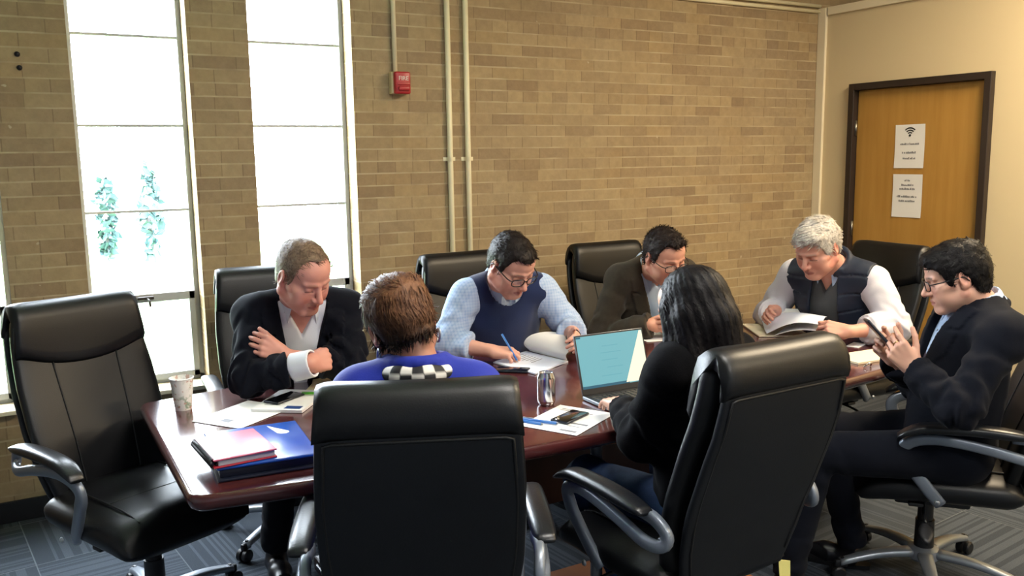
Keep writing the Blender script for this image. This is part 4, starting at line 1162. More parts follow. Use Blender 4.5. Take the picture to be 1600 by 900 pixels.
def head_prims(C, Rm, s, female=False, jaw=1.0, nose=1.0, full=1.0):
    """full = cheek and jaw fullness"""
    def P(x, y, z): return A(C) + Rm @ (A((x, y, z), float) * s)
    def E(c, r, R2=None): return ell(P(*c), Rm if R2 is None else Rm @ R2, A(r) * s)
    def K(a, b, ra, rb): return rc(P(*a), P(*b), ra * s, rb * s)
    L = []
    L.append((E((0, -0.014, 0.036), (0.0765, 0.098, 0.086)), 0.01, 'u'))
    L.append((E((0, 0.028, -0.030), (0.0635 * full, 0.066, 0.082)), 0.03, 'u'))
    L.append((E((0, 0.040, 0.050), (0.060, 0.050, 0.045)), 0.03, 'u'))            # forehead
    for q in (-1, 1):
        L.append((K((q * 0.056 * full, -0.004, -0.050), (q * 0.022, 0.070, -0.100), 0.023 * full, 0.017 * jaw), 0.022, 'u'))
        L.append((E((q * 0.037, 0.058, -0.036), (0.028 * full, 0.026, 0.030)), 0.020, 'u'))  # cheek
        L.append((E((q * 0.041 * full, 0.034, -0.060), (0.024 * full, 0.040, 0.030)), 0.022, 'u'))   # lower cheek
        L.append((E((q * 0.052, 0.036, -0.014), (0.022, 0.032, 0.014)), 0.020, 'u'))   # cheekbone
    L.append((E((0, 0.078, -0.099), (0.022 * jaw, 0.018, 0.017)), 0.020, 'u'))           # chin
    L.append((E((0, 0.030, -0.092), (0.036 * full, 0.040, 0.018 * full)), 0.025, 'u'))            # under the jaw
    L.append((E((0, 0.080, -0.066), (0.030, 0.017, 0.022)), 0.015, 'u'))           # muzzle
    for q in (-1, 1):                                                              # eye sockets and lids
        L.append((E((q * 0.032, 0.100, 0.004), (0.0185, 0.017, 0.0125)), 0.014, 's'))
        L.append((K((q * 0.014, 0.0905, 0.0235), (q * 0.046, 0.0765, 0.0225), 0.0075, 0.007), 0.012, 'u'))  # brow ridge
        L.append((E((q * 0.0315, 0.0775, 0.0035), (0.0150, 0.0125, 0.0118)), 0.004, 'u'))
        L.append((K((q * 0.018, 0.087, -0.0105), (q * 0.044, 0.078, -0.0085), 0.0045, 0.0035), 0.008, 'u'))  # bag below the eye
    L.append((K((0, 0.0885, 0.020), (0, 0.0985, -0.004), 0.0075, 0.0082), 0.012, 'u'))     # nose
    L.append((K((0, 0.0985, -0.004), (0, 0.1135 * (0.99 + .01 * nose), -0.031), 0.0085, 0.0122 * nose), 0.006, 'u'))
    for q in (-1, 1):
        L.append((E((q * 0.0125 * nose, 0.101, -0.0345), (0.0088, 0.0115, 0.0078)), 0.006, 'u'))
        L.append((E((q * 0.0068, 0.108, -0.0435), (0.0038, 0.0048, 0.0040)), 0.004, 's'))
    L.append((K((-0.006, 0.096, -0.048), (-0.0045, 0.0965, -0.058), 0.003, 0.003), 0.006, 'u'))
    L.append((K((0.006, 0.096, -0.048), (0.0045, 0.0965, -0.058), 0.003, 0.003), 0.006, 'u'))
    for q in (-1, 1):
        L.append((K((0, 0.0965, -0.0625), (q * 0.0235, 0.0855, -0.0665), 0.0052, 0.0028), 0.005, 'u'))
        L.append((K((0, 0.0945, -0.0735), (q * 0.0205, 0.0855, -0.0690), 0.0062, 0.0030), 0.005, 'u'))
        L.append((K((0, 0.1022, -0.0682), (q * 0.0235, 0.0905, -0.0680), 0.0022, 0.0016), 0.003, 's'))
        # ear
        Re = np.array(Matrix.Rotation(q * math.radians(-18), 3, 'Z') @ Matrix.Rotation(math.radians(-10), 3, 'X'))
        L.append((E((q * 0.0785, -0.014, 0.000), (0.0085, 0.0195, 0.0330), Re), 0.006, 'u'))
        L.append((E((q * 0.0765, -0.006, -0.024), (0.007, 0.010, 0.012), Re), 0.006, 'u'))
        L.append((E((q * 0.0860, -0.012, 0.004), (0.0060, 0.0115, 0.0215), Re), 0.004, 's'))
        L.append((K((q * 0.0785, -0.004, -0.006), (q * 0.0775, -0.004, 0.006), 0.0045, 0.004), 0.004, 'u'))
    return L

def hand_prims(wr, fdir, palm, side, curls=(0.5, 0.55, 0.6, 0.65), thumb=(0.75, 0.6, -0.35), tcurl=0.3, s=1.0, spread=1.0):
    """wr wrist; fdir finger direction; palm = direction the palm looks; side +1 right hand, -1 left hand.
    thumb = (across, along, towards the palm) direction of its first bone"""
    Yv = nrm(fdir); Zp = A(palm, float); Zp = nrm(Zp - Yv * (Zp @ Yv)); Xr = np.cross(Yv, -Zp)     # right-hand side seen from the back of the hand
    T_ = -Xr * side                                                                             # towards the thumb
    def P(t, y, z): return A(wr) + (T_ * t + Yv * y + Zp * z) * s
    L = []
    L.append((rc(P(0.004, -0.008, 0), P(0.003, 0.014, 0), 0.0255 * s, 0.0245 * s), 0.012, 'u'))
    kn = [(0.0315, 0.086), (0.0105, 0.091), (-0.0110, 0.087), (-0.0310, 0.078)]
    for (t, y) in kn:
        L.append((rc(P(t * .5, 0.012, 0), P(t, y, -0.001), 0.0165 * s, 0.0110 * s), 0.012, 'u'))
    L.append((rc(P(-0.024, 0.02, 0.008), P(-0.024, 0.055, 0.006), 0.013 * s, 0.011 * s), 0.012, 'u'))     # heel of the hand
    L.append((rc(P(0.022, 0.018, 0.010), P(0.026, 0.048, 0.008), 0.014 * s, 0.011 * s), 0.012, 'u'))
    ln = [0.072, 0.080, 0.074, 0.058]
    for i, (t, y) in enumerate(kn):
        c = curls[i]; c = (c, c * 1.15, c * .7) if not hasattr(c, '__len__') else c
        p = P(t, y, 0); ang = 0
        sp_ = (t * 1.6) * spread * .45
        r0 = (0.0092, 0.0094, 0.0090, 0.0080)[i] * s
        for j, fr_ in enumerate((0.45, 0.31, 0.24)):
            ang += c[j]
            d = nrm((Yv + T_ * sp_ * (1 if j == 0 else .5)) * math.cos(ang) + Zp * math.sin(ang))
            q = p + d * ln[i] * fr_ * s
            L.append((rc(p, q, r0 * (1 - .08 * j), r0 * (1 - .08 * (j + 1))), 0.005 if j == 0 else 0.003, 'u'))
            p = q
    p = P(0.020, 0.024, 0.006); d = nrm(T_ * thumb[0] + Yv * thumb[1] + Zp * thumb[2])
    q = p + d * 0.044 * s; L.append((rc(p, q, 0.0155 * s, 0.0112 * s), 0.010, 'u'))
    d2 = nrm(d * math.cos(tcurl) + nrm(Yv * .8 - T_ * .5 + Zp * .15) * math.sin(tcurl)); q2 = q + d2 * 0.033 * s
    L.append((rc(q, q2, 0.0108 * s, 0.0098 * s), 0.003, 'u'))
    d3 = nrm(d2 * math.cos(tcurl) + nrm(Yv * .7 - T_ * .6) * math.sin(tcurl)); q3 = q2 + d3 * 0.027 * s
    L.append((rc(q2, q3, 0.0098 * s, 0.0078 * s), 0.003, 'u'))
    return L

def torso_prims(f, t=0.0, shoulder=1.0, arms=False):
    """trunk of figure f, every radius grown by t"""
    H, N_, b = f.H, f.N, f.build
    Av, Tf, Tr = f.Av, f.Tf, f.Tr; Rm = np.c_[Tr, Tf, Av]
    LN = np.linalg.norm(N_ - H)
    L = []
    w_, bl = b.get('w', 1.0), b.get('belly', 0.0)
    L.append((ell(H + Av * 0.03, Rm, (0.175 * w_ + t, 0.125 + bl * .3 + t, 0.13 + t)), 0.05, 'u'))
    L.append((ell(H + Av * LN * .36 + Tf * (bl * .45 + 0.01), Rm, (0.150 * w_ + bl * .35 + t, 0.115 + bl * .75 + t, 0.17 + t)), 0.07, 'u'))
    L.append((ell(H + Av * LN * .68 + Tf * (0.012 + bl * .12), Rm, (0.163 * w_ + t, 0.112 + bl * .35 + t, 0.17 + t)), 0.07, 'u'))
    mid = N_ - Av * 0.055 + Tf * .005
    for S_ in (f.shR, f.shL):
        L.append((rc(S_ + (mid - S_) * .06, mid, 0.060 * shoulder + t, 0.070 + t), 0.05, 'u'))
        L.append((rc(N_ + Av * .015, S_ * .62 + N_ * .38 + Av * .012, 0.046 + t * .7, 0.042 + t * .8), 0.045, 'u'))
    return L

def limb(vol, a, b, ra, rb, k=0.03, flat=False): vol.add(rc(a, b, ra, rb, flat), k)

def bounds(pts, m):
    P = A(pts); return P.min(0) - m, P.max(0) + m

def skin_color(f, V):
    base = A(srgb(f.skin)); n = len(V)
    col = np.tile(base, (n, 1))
    q = (V - f.C) @ f.HR / f.hs               # head space
    x, y, z = q.T
    ax_ = np.abs(x)
    near = (np.abs(z) < .16) & (ax_ < .11) & (np.abs(y) < .15)
    nz = wob(90, 3)(x, y, z)
    def blend(w, c, k=1.0):
        nonlocal col
        w = (np.clip(w, 0, 1) * k * near)[:, None]; col = col * (1 - w) + A(srgb(c)) * w
    def spot(cx, cy, cz, r, pw=1.0): return np.clip(1.25 - np.sqrt(((ax_ - cx) / r[0]) ** 2 + ((y - cy) / r[1]) ** 2 + ((z - cz) / r[2]) ** 2), 0, 1) ** pw
    blend(spot(0.036, 0.075, -0.034, (0.026, .03, 0.022)), f.flush, 0.45)
    blend(spot(0.0, 0.112, -0.032, (0.018, .02, 0.016)), f.flush, 0.5)
    blend((ax_ > .074) * 1.0, f.flush, 0.40)
    if f.stubble:
        w = (np.clip((-0.036 - z) / .035, 0, 1) * np.clip((y + .005) / .02, 0, 1) * np.clip((.082 - ax_) / .01, 0, 1) * (z > -.125))
        blend(w * (0.75 + .25 * nz), f.stubble[0], f.stubble[1])
    lip = spot(0.0, 0.095, -0.0675, (0.021, .02, 0.0100), .7); blend(np.clip(lip * 2, 0, 1), f.lip, 0.8)
    mouth = np.clip(1.2 - np.abs(z + 0.0682 - 0.0 * x) / .0020, 0, 1) * (ax_ < .022) * (y > .07); blend(mouth, f.mouthc, 0.75)
    if f.goatee:
        gc, k = f.goatee
        w = np.maximum(np.clip((np.abs(ax_ * .9) < .026) * (z > -.062) * (z < -.047) * (y > .07), 0, 1), ((ax_ < .024) * (z < -.080) * (z > -.115) * (y > .04)) * 1.0)
        w = np.maximum(w, ((ax_ > .019) * (ax_ < .029) * (z < -.05) * (z > -.10) * (y > .06)) * (0.9 if k > .5 else .35))
        blend(w * (0.8 + .3 * nz), gc, k)
    # closed lids seen from above: lash line
    lash = np.clip(1.25 - np.abs(z + 0.0035 + 3.0 * (ax_ - .0315) ** 2 * 2) / .0021, 0, 1) * (ax_ > .0165) * (ax_ < .0475) * (y > .066)
    blend(lash, '#2a1d18', 0.85)
    br = np.clip(1.3 - np.abs(z - (0.0262 - 6.5 * (ax_ - .030) ** 2)) / .0044, 0, 1) * (ax_ > .011) * (ax_ < .049) * (y > .05)
    blend(br * (0.8 + .35 * nz), f.browc, f.browk)
    blend(spot(0.0315, 0.086, 0.012, (0.020, .02, 0.010)) * (z > 0), f.lidc, 0.35)
    # scalp shade under the hair
    if f.scalp:
        blend((hairline(f, x, y, z) < -.004) * 1.0, f.scalp, 0.8)
    return col

def hairline(f, x, y, z):
    """< 0 where hair grows (head space)"""
    Y = [-.14, -.075, -.06, -.042, -.030, -.012, .012, .020, .026, .040, .052, .064, .080, .12]
    fr = f.front; y = y + f.temple * np.clip((y - .018) / .02, 0, 1)
    Zb = [f.nape, f.nape + .006, f.nape + .016, -.040, -.004, .026, .026, .006, -.016 * f.side, -.010 * f.side + .004, .030, fr - .014, fr, fr + .004]
    zl = np.interp(y, Y, Zb)
    ax_ = np.abs(x)
    zl = zl + f.recede * np.exp(-((ax_ - .042) / .016) ** 2) * (y > .03)
    return (zl - z)

def hair_prims(f):
    """short hair: cap grown from the skull"""
    C, Rm, s = f.C, f.HR, f.hs
    def P(*p): return A(C) + Rm @ (A(p, float) * s)
    t = f.hair_t
    L = [(ell(P(0, -0.014, 0.036), Rm, (A((0.0765, 0.098, 0.086)) + A((t * .75, t, t))) * s), 0.01, 'u'),
         (ell(P(0, 0.040, 0.050), Rm, (A((0.060, 0.050, 0.045)) + t * .8) * s), 0.03, 'u'),
         (ell(P(0, -0.045, -0.030), Rm, (A((0.062, 0.060, 0.060)) + t * .5) * s), 0.03, 'u'),
         (ell(P(0, 0.012, 0.0), Rm, (A((0.0735, 0.055, 0.060)) + t * .35) * s), 0.02, 'u')]
    for (c, r) in f.hair_extra: L.append((ell(P(*c), Rm, A(r) * s), 0.02, 'u'))
    return L

def strands(f, V, Fq, n, length, width, flow, lift, seed, rough=0.25, keep=None, sag=0.11):
    """fine locks of hair laid over the cap; flow(q)->direction in head space"""
    r = np.random.default_rng(seed)
    P0, P1, P2 = V[Fq[:, 0]], V[Fq[:, 1]], V[Fq[:, 2]]
    nn = np.cross(P1 - P0, P2 - P0); ar = np.linalg.norm(nn, axis=1) + 1e-12; nn /= ar[:, None]
    idx = r.choice(len(Fq), n, p=ar / ar.sum()); c = V[Fq[idx]].mean(1) + r.normal(size=(n, 3)) * .002; nn = nn[idx]
    q = (c - f.C) @ f.HR / f.hs
    d = flow(q) + r.normal(size=(n, 3)) * rough
    d = d @ f.HR.T
    if keep is not None:
        k = keep(q); c, nn, d, q = c[k], nn[k], d[k], q[k]; n = len(c)
    d -= nn * (d * nn).sum(1)[:, None]; d /= np.linalg.norm(d, axis=1)[:, None] + 1e-9
    sd = np.cross(d, nn); L = length * r.uniform(.6, 1.3, n)[:, None] * f.hs; W = width * r.uniform(.6, 1.3, n)[:, None]
    lf = lift * r.uniform(.2, 1.4, n)[:, None]
    rows = []
    for t, w_ in ((0, .9), (.35, 1), (.7, .75), (1, .08)):
        p = c + d * L * t + nn * (lf * t * (1.25 - .6 * t) - 0.0015) * f.hs - nn * (L * t) ** 2 / (2 * sag)
        rows.append(p - sd * W * w_ * .5); rows.append(p + sd * W * w_ * .5)
    V2 = np.stack(rows, 1).reshape(-1, 3)
    b = np.arange(n)[:, None] * 8
    F2 = np.vstack([b + A([[0, 1, 3, 2]]), b + A([[2, 3, 5, 4]]), b + A([[4, 5, 7, 6]])])
    return V2, F2

def join(a, b): return np.vstack([a[0], b[0]]), np.vstack([a[1], b[1] + len(a[0])])

def hair_mat(name, c1, c2, rough=0.45, scale=120, grad=None):
    m = mat(name, c1, max(rough, .5), spec=0.18)
    nb = NB(m); b = nb.N['Principled BSDF']
    g = nb.N.new('ShaderNodeTexCoord')
    f1 = nb.noise(g.outputs['Object'], scale, 4, 0.7); f2 = nb.noise(g.outputs['Object'], scale * .25, 3)
    f_ = nb.rng(nb.math('ADD', nb.math('MULTIPLY', f1, .55), nb.math('MULTIPLY', f2, .45)), 0.38, 0.62, 0, 1)
    c = nb.mix(f_, srgb(c1), srgb(c2))
    if grad:      # (z0, z1, colour below): hair coloured by height
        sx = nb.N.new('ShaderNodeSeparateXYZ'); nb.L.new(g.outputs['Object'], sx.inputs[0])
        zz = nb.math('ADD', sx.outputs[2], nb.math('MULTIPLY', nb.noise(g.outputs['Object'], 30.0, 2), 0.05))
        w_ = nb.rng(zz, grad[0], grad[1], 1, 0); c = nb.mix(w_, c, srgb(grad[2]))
    nb.L.new(c, b.inputs['Base Color'])
    nb.L.new(nb.bump(f1, 0.5, 0.003), b.inputs['Normal'])
    return m

def person(name_label, group=None, **k):
    f = Fig()
    d = dict(skin='#c98f76', flush='#c2705e', lip='#a8605a', mouthc='#6b3a35', browc='#4a3526', browk=0.7, lidc='#a86f5c', stubble=None, goatee=None, scalp=None, hs=1.06,
             jaw=1.0, nose=1.0, full=1.0, build={}, side=1.0, front=0.070, recede=0.0, hair_t=0.012, hair_extra=[], female=False, hand_s=1.04, nape=-.078, temple=0.0, ragged=.002)
    d.update(k)
    for a, b in d.items(): setattr(f, a, b)
    for a in ('H', 'N', 'shR', 'shL', 'C'): setattr(f, a, A(getattr(f, a), float))
    f.HR = head_R(*f.face)
    f.Av = nrm(f.N - f.H); r = nrm(f.shR - f.shL); f.Tf = nrm(np.cross(f.Av, r)); f.Tr = np.cross(f.Tf, f.Av)
    for sd in ('R', 'L'):
        sh = getattr(f, 'sh' + sd); wr = A(getattr(f, 'wr' + sd), float); setattr(f, 'wr' + sd, wr)
        e = getattr(f, 'el' + sd, None)
        if e is None: e = ik(sh, wr, f.l1 if hasattr(f, 'l1') else 0.295, 0.262, getattr(f, 'hint' + sd))
        setattr(f, 'el' + sd, A(e, float))
    f.root = thing('person', name_label, 'person', (f.H[0], f.H[1], 0.0), math.radians(f.yaw - 90))
    # ---- body: one skin from crown to ankle
    hips = [f.H + f.Tr * .09, f.H - f.Tr * .09]
    f.hips = hips
    pts = [f.C + .17, f.C - .17, f.H - .15, f.H + .15, f.shR, f.shL, f.elR, f.elL, f.wrR, f.wrL] + [A(q) for q in f.knees] + [A(q) for q in f.ankles]
    for sd in ('R', 'L'): pts.append(getattr(f, 'wr' + sd) + nrm(getattr(f, 'hand' + sd)[0]) * .2)
    lo, hi = bounds(pts, 0.13)
    hands = [(getattr(f, 'wr' + sd), getattr(f, 'wr' + sd) + nrm(getattr(f, 'hand' + sd)[0]) * .20) for sd in ('R', 'L')]
    zn = []
    for i in range(3):
        z = [(f.C[i] - .145, f.C[i] + .145)] + [(min(a[i], b[i]) - .045, max(a[i], b[i]) + .045) for a, b in hands]
        zn.append(z)
    fine = f.fine if hasattr(f, 'fine') else 0.0034
    v = Vol(*[axis_pts(lo[i], hi[i], zn[i], fine, 0.010) for i in range(3)])
    for p, kk, op in torso_prims(f, -0.012): v.add(p, kk, op)
    nb_ = f.C + f.HR @ (A((0, -0.030, -0.065)) * f.hs)
    for p, kk, op in head_prims(f.C, f.HR, f.hs, f.female, f.jaw, f.nose, f.full): v.add(p, kk, op)
    nr = 0.052 if f.female else 0.060 * (0.6 + .4 * f.full)
    v.add(rc(f.N - f.Av * .03, nb_, nr * 1.06, nr), 0.03)
    for sd in ('R', 'L'):
        S_, E_, W_ = getattr(f, 'sh' + sd), getattr(f, 'el' + sd), getattr(f, 'wr' + sd)
        lk = 0.85 if f.female else 1.0
        limb(v, S_, E_, .050 * lk, .041 * lk, .03); 
        m_ = E_ + (W_ - E_) * .3; limb(v, E_, m_, .040 * lk, .041 * lk, .02); limb(v, m_, W_, .041 * lk, .0275 * lk, .02)
        h = getattr(f, 'hand' + sd)
        for p, kk, op in hand_prims(W_, h[0], h[1], 1 if sd == 'R' else -1, s=f.hand_s, **(h[2] if len(h) > 2 else {})): v.add(p, kk, op)
    for hp, kn, an in zip(hips, f.knees, f.ankles):
        limb(v, hp, kn, .075, .05, .03); limb(v, kn, an, .05, .036, .02)
    V, Fq = v.mesh()
    M_ = mat('skin', f.skin, 0.48, spec=0.4, attr=True, bump=(260, 0.06), sss=0.06)
    f.body = part('body', (V, Fq), M_, f.root, world=True, col=skin_color(f, V))
    return f

def add_hair(f, m, n=2600, length=0.03, width=0.0028, flow=None, lift=0.006, noise=(60, 0.004), seed=1, h=0.0045, rough=0.25, post=None):
    lo, hi = bounds([f.C - .17, f.C + .17], 0.0)
    v = Vol.uni(lo, hi, h)
    for p, kk, op in hair_prims(f): v.add(p, kk, op)
    w1 = wob(noise[0], seed); w2 = wob(noise[0] * 2.3, seed + 1)
    C, HR, s = f.C, f.HR, f.hs
    def cut(X, Y, Z):
        X, Y, Z = np.broadcast_arrays(X, Y, Z)
        q = np.stack([X - C[0], Y - C[1], Z - C[2]], -1) @ HR / s
        return (hairline(f, q[..., 0], q[..., 1], q[..., 2]) * s * .8 + f.ragged * w2(X, Y, Z)).astype(np.float32)
    v.full(lambda X, Y, Z: noise[1] * (w1(X, Y, Z) * .7 + w2(X, Y, Z) * .5), 'off')
    v.full(cut, 'i')
    if post: post(v)
    VF = v.mesh()
    if n:
        fl = flow or (lambda q: np.stack([q[:, 0] * 3, np.full(len(q), -.6), -0.3 - q[:, 2] * 2], 1))
        VF = join(VF, strands(f, VF[0], VF[1], n, length, width, fl, lift, seed, rough))
    return part('hair', VF, m, f.root, world=True)

def glasses(f, m, hw=0.0265, hh=0.0175, yy=0.107, zz=-0.001, r=0.0021, lens=True):
    def P(x, y, z): return f.C + f.HR @ (A((x, y, z)) * f.hs)
    g = G()
    for q in (-1, 1):
        th = np.linspace(0, 2 * PI, 29)
        ring = []
        for a in th:
            c, s_ = math.cos(a), math.sin(a)
            x = q * 0.0345 + hw * np.sign(c) * abs(c) ** .65; z = zz + hh * np.sign(s_) * abs(s_) ** .72
            ring.append(P(x, yy - 4.5 * max(0, abs(x) - .02) ** 2 * 1.2, z))
        g.tube(A(ring), r * f.hs, 8, caps=False)
        e = q * (0.0345 + hw)
        ex, ey = e, yy - 4.5 * (abs(e) - .02) ** 2 * 1.2
        g.tube(spline([P(ex, ey, zz + .007), P(q * 0.0735, 0.078, zz + .008), P(q * 0.0815, 0.02, zz + .010), P(q * 0.0835, -0.010, zz + .012), P(q * 0.083, -0.028, zz - .006)], 16), r * f.hs * 1.1, 8)
    g.tube(spline([P(-0.0345 + hw - .001, yy, zz + .004), P(0, yy + .0035, zz + .008), P(0.0345 - hw + .001, yy, zz + .004)], 9), r * f.hs, 8)
    fr_ = part('eyeglasses', g.out(), m, f.root, world=True)
    if lens:
        g = G()
        for q in (-1, 1):
            th = np.linspace(0, 2 * PI, 24, endpoint=False); P2 = []
            for a in th:
                c, s_ = math.cos(a), math.sin(a); x = q * 0.0345 + hw * np.sign(c) * abs(c) ** .65; z = zz + hh * np.sign(s_) * abs(s_) ** .72
                P2.append(P(x, yy - 5.4 * max(0, abs(x) - .02) ** 2, z))
            P2 = A(P2); n2 = f.HR[:, 1] * .0004
            gg = G().loft([P2 + n2, P2 - n2]); part('lens', gg.out(), M['glass'], fr_, world=True, smooth=False)
    return fr_

def garment(f, lo, hi, h): return Vol.uni(lo, hi, h)

def body_box(f, m=0.12, legs=False):
    pts = [f.H - .12, f.H + .12, f.N + A((0, 0, .12)), f.shR, f.shL, f.elR, f.elL, f.wrR, f.wrL]
    return bounds(pts, m)

def tcoord(f, X, Y, Z):
    """torso coordinates measured from the neck base: across (person's right +), forward, up"""
    px, py, pz = X - f.N[0], Y - f.N[1], Z - f.N[2]
    return [px * a[0] + py * a[1] + pz * a[2] for a in (f.Tr, f.Tf, f.Av)]

def v_open(f, depth, top, shape=1.0):
    """V-shaped front opening; returns signed function (<0 inside the opening)"""
    def fn(X, Y, Z):
        x, y, z = tcoord(f, X, Y, Z)
        t = np.clip((z + depth) / depth, 0, 1.6)
        return np.maximum(np.maximum((np.abs(x) - top * t ** shape) * .94, -(y + 0.005 + np.maximum(z, 0) * .6)), -(z + depth))
    return fn

def neck_cut(f, r=0.066, up=0.16, back=0.0):
    a = f.N - f.Av * 0.02 + f.Tf * 0.008; b = f.N + f.Av * up + f.Tf * 0.06
    return rc(a, b, r, r * 1.25)

def sleeves(v, f, t, end=1.0, k=0.04, r=(0.062, 0.054, 0.050, 0.041), sides='RL', cuff=0.0):
    for sd in sides:
        S_, E_, W_ = getattr(f, 'sh' + sd), getattr(f, 'el' + sd), getattr(f, 'wr' + sd)
        We = E_ + (W_ - E_) * end
        v.add(rc(S_, E_, r[0] + t, r[1] + t), k)
        re = r[2] + (r[3] - r[2]) * end
        v.add(rc(E_, We, r[1] + t, re + t + cuff, True), .015)

def sleeve_folds(v, f, amp=0.006, seed=1, fr=38):
    for sd in ('R', 'L'):
        S_, E_, W_ = getattr(f, 'sh' + sd), getattr(f, 'el' + sd), getattr(f, 'wr' + sd)
        folds(v, E_, 0.10, amp, fr, seed, nrm(W_ - S_)); folds(v, S_ * .55 + E_ * .45, 0.11, amp * .6, fr * .7, seed + 3, nrm(E_ - S_))
        folds(v, E_ * .45 + W_ * .55, 0.08, amp * .6, fr, seed + 5, nrm(W_ - E_))
        seed += 11

def collar(f, m, parent, r=0.070, h=0.034, fall=0.040, point=0.030, gap=0.35, name='collar', lean=0.10, th=0.0035, drop=0.004, ry=1.05, n=44, lift=0.0):
    """folded shirt collar round the neck: a stand and a fall with two points"""
    U = nrm(f.Av + f.Tf * lean); Fv = nrm(f.Tf - U * (f.Tf @ U)); Rv = np.cross(Fv, U)
    c0 = f.N + f.Av * (0.026 + lift) + f.Tf * 0.010
    rows = []
    for i in range(n):
        a = gap + (2 * PI - 2 * gap) * i / (n - 1)          # from one front edge round the back to the other
        d = min(a, 2 * PI - a) - gap                          # distance from the front edge
        e = Fv * math.cos(a) * ry + Rv * math.sin(a)
        fr_ = math.exp(-(d / 0.42) ** 2)
        low = -0.020 * (0.5 + .5 * math.cos(a))
        fl = fall + point * fr_
        hb = h * (1 - .25 * fr_) * (.80 + .20 * math.cos(a))
        base = c0 + U * low
        sp = math.exp(-(d / 0.25) ** 2)
        rows.append([base + e * r, base + e * r * .985 + U * hb * .6, base + e * r * .985 + U * hb, base + e * (r + .006) + U * (hb + .004),
                     base + e * (r + .011) + U * (hb - .004), base + e * (r + .016 + .008 * sp) + U * (hb - fl * .5) + Fv * .004 * sp, base + e * (r + .020 + .014 * sp) + U * (hb - fl) + Fv * .008 * sp])
    V = A(rows); k = V.shape[1]
    du = np.gradient(V, axis=0); dv = np.gradient(V, axis=1); nn = np.cross(du, dv); nn /= np.linalg.norm(nn, axis=2)[..., None] + 1e-9
    P1 = V.reshape(-1, 3); P2 = (V + nn * th).reshape(-1, 3); nV = len(P1)
    F_ = [(a * k + b, (a + 1) * k + b, (a + 1) * k + b + 1, a * k + b + 1) for a in range(n - 1) for b in range(k - 1)]
    F2 = [tuple(q for q in fq[::-1]) for fq in F_] + [tuple(q + nV for q in fq) for fq in F_]
    rim = [a * k for a in range(n)] + [(n - 1) * k + b for b in range(1, k)] + [a * k + k - 1 for a in range(n - 2, -1, -1)] + list(range(k - 2, 0, -1))
    F2 += [(rim[i], rim[(i + 1) % len(rim)], rim[(i + 1) % len(rim)] + nV, rim[i] + nV) for i in range(len(rim))]
    return part(name, (np.vstack([P1, P2]), F2), m, parent, world=True, smooth='auto', angle=60)

def trousers(f, m, h=0.009, r=(0.098, 0.073, 0.066, 0.056), end=1.02, name='trousers', seed=5):
    pts = [f.H - .2, f.H + .2] + [A(q) for q in f.knees] + [A(q) for q in f.ankles]
    lo, hi = bounds(pts, .1); v = Vol.uni(lo, hi, h)
    Rm = np.c_[f.Tr, f.Tf, f.Av]
    v.add(ell(f.H + f.Av * .01, Rm, (0.185 * f.build.get('w', 1.0), 0.145 + f.build.get('belly', 0) * .3, 0.145)), .02)
    for hp, kn, an in zip(f.hips, f.knees, f.ankles):
        kn, an = A(kn, float), A(an, float)
        v.add(rc(hp, kn, r[0], r[1]), .05); v.add(rc(kn, kn + (an - kn) * end, r[2] + .004, r[3], True), .02)
        folds(v, kn, .12, .007, 34, seed, nrm(an - hp)); folds(v, kn + (an - kn) * .85, .1, .006, 34, seed + 4, nrm(an - kn))
        folds(v, hp + (kn - hp) * .3, .15, .006, 22, seed + 7)
    VF = v.mesh(); return part(name, VF, m, f.root, world=True)

def shoes(f, m, dirs, sole=None):
    for an, d in zip(f.ankles, dirs):
        an = A(an, float); d = nrm((d[0], d[1], 0)); fl = A((an[0], an[1], 0.0))
        v = Vol.uni(*bounds([fl - .12 - d * .1, fl + d * .26 + A((.1, .1, .17))], .02), 0.006)
        v.add(rc(fl - d * .035 + A((0, 0, .040)), fl + d * .10 + A((0, 0, .038)), .037, .041), .02)
        v.add(rc(fl + d * .10 + A((0, 0, .036)), fl + d * .185 + A((0, 0, .028)), .042, .030), .02)
        v.add(rc(A((an[0], an[1], .05)), A((an[0], an[1], .115)), .042, .040, True), .03)
        v.full(lambda X, Y, Z: 0.006 - Z + 0 * X + 0 * Y, 'i')
        sh = part('shoe', v.mesh(), m, f.root, world=True)
        g = G(); sd = np.cross(d, (0, 0, 1)); P_ = []
        for a in np.linspace(0, 2 * PI, 28, endpoint=False):
            t = math.cos(a); w_ = 0.043 * (1 - .18 * (t < 0) * abs(t)); P_.append(fl + d * (.073 + .148 * t) + sd * w_ * np.sign(math.sin(a)) * abs(math.sin(a)) ** .7)
        P_ = A(P_); g.loft([P_ + A((0, 0, .001)), P_ + A((0, 0, .018))]); part('sole', g.out(), M['black'], sh, world=True, smooth='auto')

def lapel_raise(v, f, depth, top, w=0.065, amp=0.007, shape=1.0):
    """folded lapels: a raised band along both sides of the V"""
    vo = v_open(f, depth, top, shape)
    def fn(X, Y, Z):
        x, y, z = tcoord(f, X, Y, Z); d = vo(X, Y, Z)
        wz = w * np.clip((z + depth) / (depth * .55), 0.05, 1) * np.where(z > -.075, 1.0, 1.0)
        notch = (np.abs(z + 0.075 - 0.25 * (np.abs(x) - .06)) < .006) & (d > w * .45)
        return np.where((d < wz) & (y > 0) & (z < 0.02) & ~notch, -amp, 0).astype(np.float32)
    lo, hi = bounds([f.N + f.Tr * .25 + f.Tf * .25, f.N - f.Tr * .25 - f.Av * depth, f.N + f.Tf * .3 - f.Av * depth], .12)
    v.add((fn, lo, hi), 0, 'off')
    return vo

